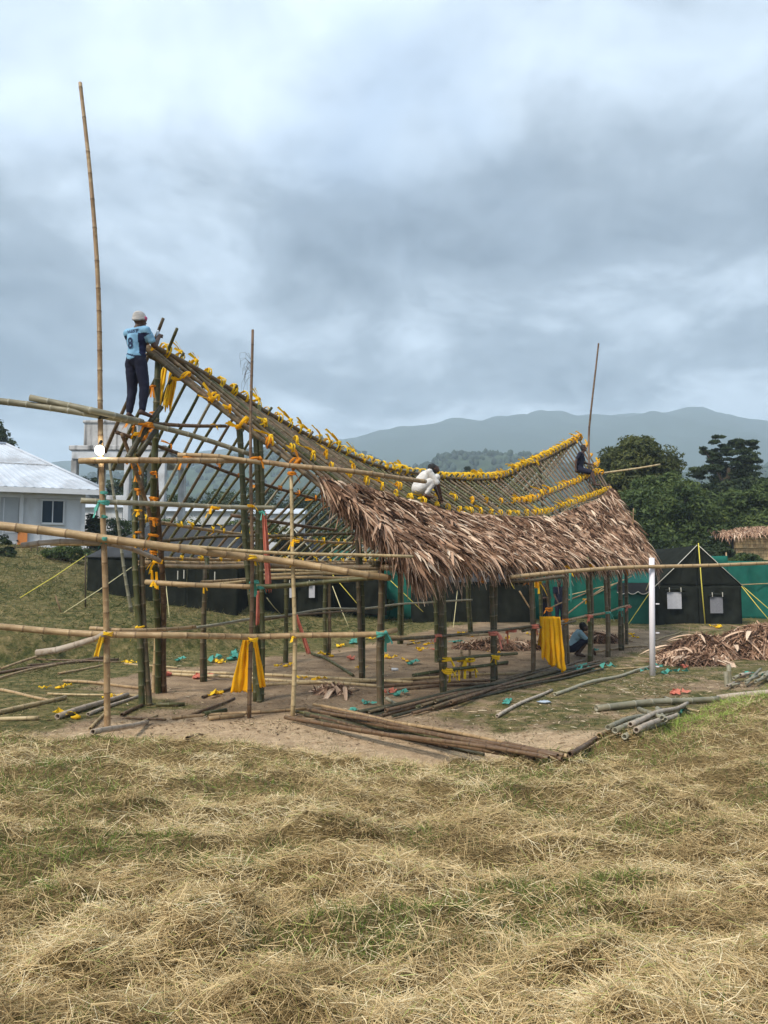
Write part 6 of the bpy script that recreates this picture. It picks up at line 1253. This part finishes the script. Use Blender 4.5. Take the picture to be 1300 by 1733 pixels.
def standing(dx=0):
    return dict(head=(0, .03, 1.52), neck=(0, -.01, 1.37), chest=(0, 0, 1.22), waist=(0, .01, 1.04), pelvis=(0, 0, .90), shL=(-.175, 0, 1.34), shR=(.175, 0, 1.34), hipL=(-.09, 0, .85), hipR=(.09, 0, .85), knL=(-.11, .03, .47), knR=(.10, .02, .47), anL=(-.12, -.01, .085), anR=(.11, -.01, .085), toeL=(-.14, .13, .03), toeR=(.13, .13, .03), elL=(-.22, .06, 1.08), elR=(.22, .06, 1.08), wrL=(-.2, .2, .9), wrR=(.2, .2, .9))
# 1 the worker on the scaffold, back to the camera, hands up at the ridge end
J = standing(); J.update(elL=(-.21, .16, 1.14), wrL=(.03, .34, 1.32), elR=(.25, .12, 1.12), wrR=(.17, .30, 1.32), anL=(-.13, .02, .085), anR=(.17, -.02, .085), knL=(-.12, .06, .47), knR=(.15, .03, .47), toeL=(-.15, .16, .03), toeR=(.21, .12, .03), head=(.015, .04, 1.52))
PO = P(227, 707, 11.15)
r1, j1, o1 = person('worker in light blue numbered jersey and white head wrap standing on scaffold', PO, (.42, .9, 0), None, J, 'jersey', 'long', M['jersey'], M['navy'], .35, -.1, hat=True, voxel=.012)
mb = MB(); q = o1+(j1['wrR']+j1['wrL'])/2+np.array([.02, .0, .07]); mb.add(*ellipsoid((0, 0, 0), (.03, .015, .07), None, 8)); tag(obj('clear_bag', mb.mesh('clear_bag', M['bag'], True), None, q), 'small pale plastic scrap in the hands of the scaffold worker', 'plastic bag')
# 2 white-shirted worker squatting on the front slope
def squat(lean=.25, arms=None):
    d = dict(pelvis=(0, -.05, .22), waist=(0, .02, .36), chest=(0, .10, .52), neck=(0, .18, .66), head=(0, .28, .75), shL=(-.17, .15, .62), shR=(.17, .15, .62), hipL=(-.10, -.03, .22), hipR=(.10, -.03, .22), knL=(-.17, .34, .46), knR=(.17, .34, .46), anL=(-.14, .10, .085), anR=(.14, .10, .085), toeL=(-.16, .26, .03), toeR=(.16, .26, .03), elL=(-.20, .36, .40), elR=(.20, .36, .40), wrL=(-.07, .50, .16), wrR=(.07, .50, .16))
    if arms: d.update(arms)
    return d
uu = .46
def roof_at(px, py):
    best = None
    for u in np.linspace(0, 1, 101):
        for w_ in np.linspace(0, 1, 41):
            p = froof(u, w_); d = p-np.array([0, 0, CAMZ]); yy = d @ _F; e = abs(650+F_*d[0]/yy-px)+abs(866.5-F_*(d @ _U)/yy-py)
            if best is None or e < best[0]: best = (e, p, u, w_)
    return best
e, p2, u2, w2 = roof_at(722, 848)
J = squat(); J.update(head=(0, .33, .66), neck=(0, .21, .60), chest=(0, .11, .47), shL=(-.17, .18, .57), shR=(.17, .18, .57), wrL=(-.05, .45, .05), wrR=(.08, .46, .05), elL=(-.19, .38, .32), elR=(.21, .36, .30))
person('worker in white shirt crouching on the roof slope above the thatch', p2+[-.1, -.05, .03], (.95, .18, 0), None, J, 'tee', 'short', M['wcloth'], M['wcloth'], 0, -.75, voxel=.014, leg_end='shin', sleeve=.85)
# 3 worker seated on the rafters near the far peak
e, p3, u3, w3 = roof_at(985, 806)
J = dict(pelvis=(0, -.04, .12), waist=(0, -.02, .30), chest=(0, .02, .50), neck=(0, .07, .68), head=(0, .13, .82), shL=(-.17, .04, .63), shR=(.17, .04, .63), hipL=(-.09, 0, .10), hipR=(.09, 0, .10), knL=(-.11, .36, .02), knR=(.11, .38, -.02), anL=(-.11, .46, -.38), anR=(.12, .50, -.40), toeL=(-.12, .60, -.44), toeR=(.13, .64, -.46), elL=(-.21, .10, .36), elR=(.25, -.10, .38), wrL=(-.15, .34, .30), wrR=(.27, -.10, .12))
person('worker in navy shirt and shorts perched on rafters near the far peak', p3+[-.05, -.1, .08], (.9, -.42, 0), None, J, 'tee', 'short', M['navy'], M['navy'], 0, -.25, voxel=.015, leg_end='knee')
# 4 worker squatting on the floor
q = G(972, 1111); person('worker in pale blue shirt squatting on the floor behind front posts', q, (.98, -.1, 0), None, squat(), 'tee', 'short', M['tee'], M['navy'], 0, -.45, voxel=.015, leg_end='knee')
# 5, 6 two people standing in the shade at the back
q = HZ(P(948, 1052, 27.5)); person('person in black clothes standing beyond the far posts, right one', q, (.3, -1, 0), None, standing(), 'tee', 'long', M['navy'], M['navy'], .3, 0, voxel=.017)
q = HZ(P(922, 1050, 28.0)); J = standing(); J.update(elR=(.24, .1, 1.1), wrR=(.05, .3, 1.12), elL=(-.24, .1, 1.1), wrL=(-.03, .3, 1.1)); J = {k: (v[0], v[1], v[2]-(.12 if k not in ('anL', 'anR', 'toeL', 'toeR') else 0)) for k, v in J.items()}
person('person with folded arms standing beyond the far posts, left one', q, (.5, -1, 0), None, J, 'tee', 'long', M['blk'], M['navy'], .2, 0, voxel=.017)
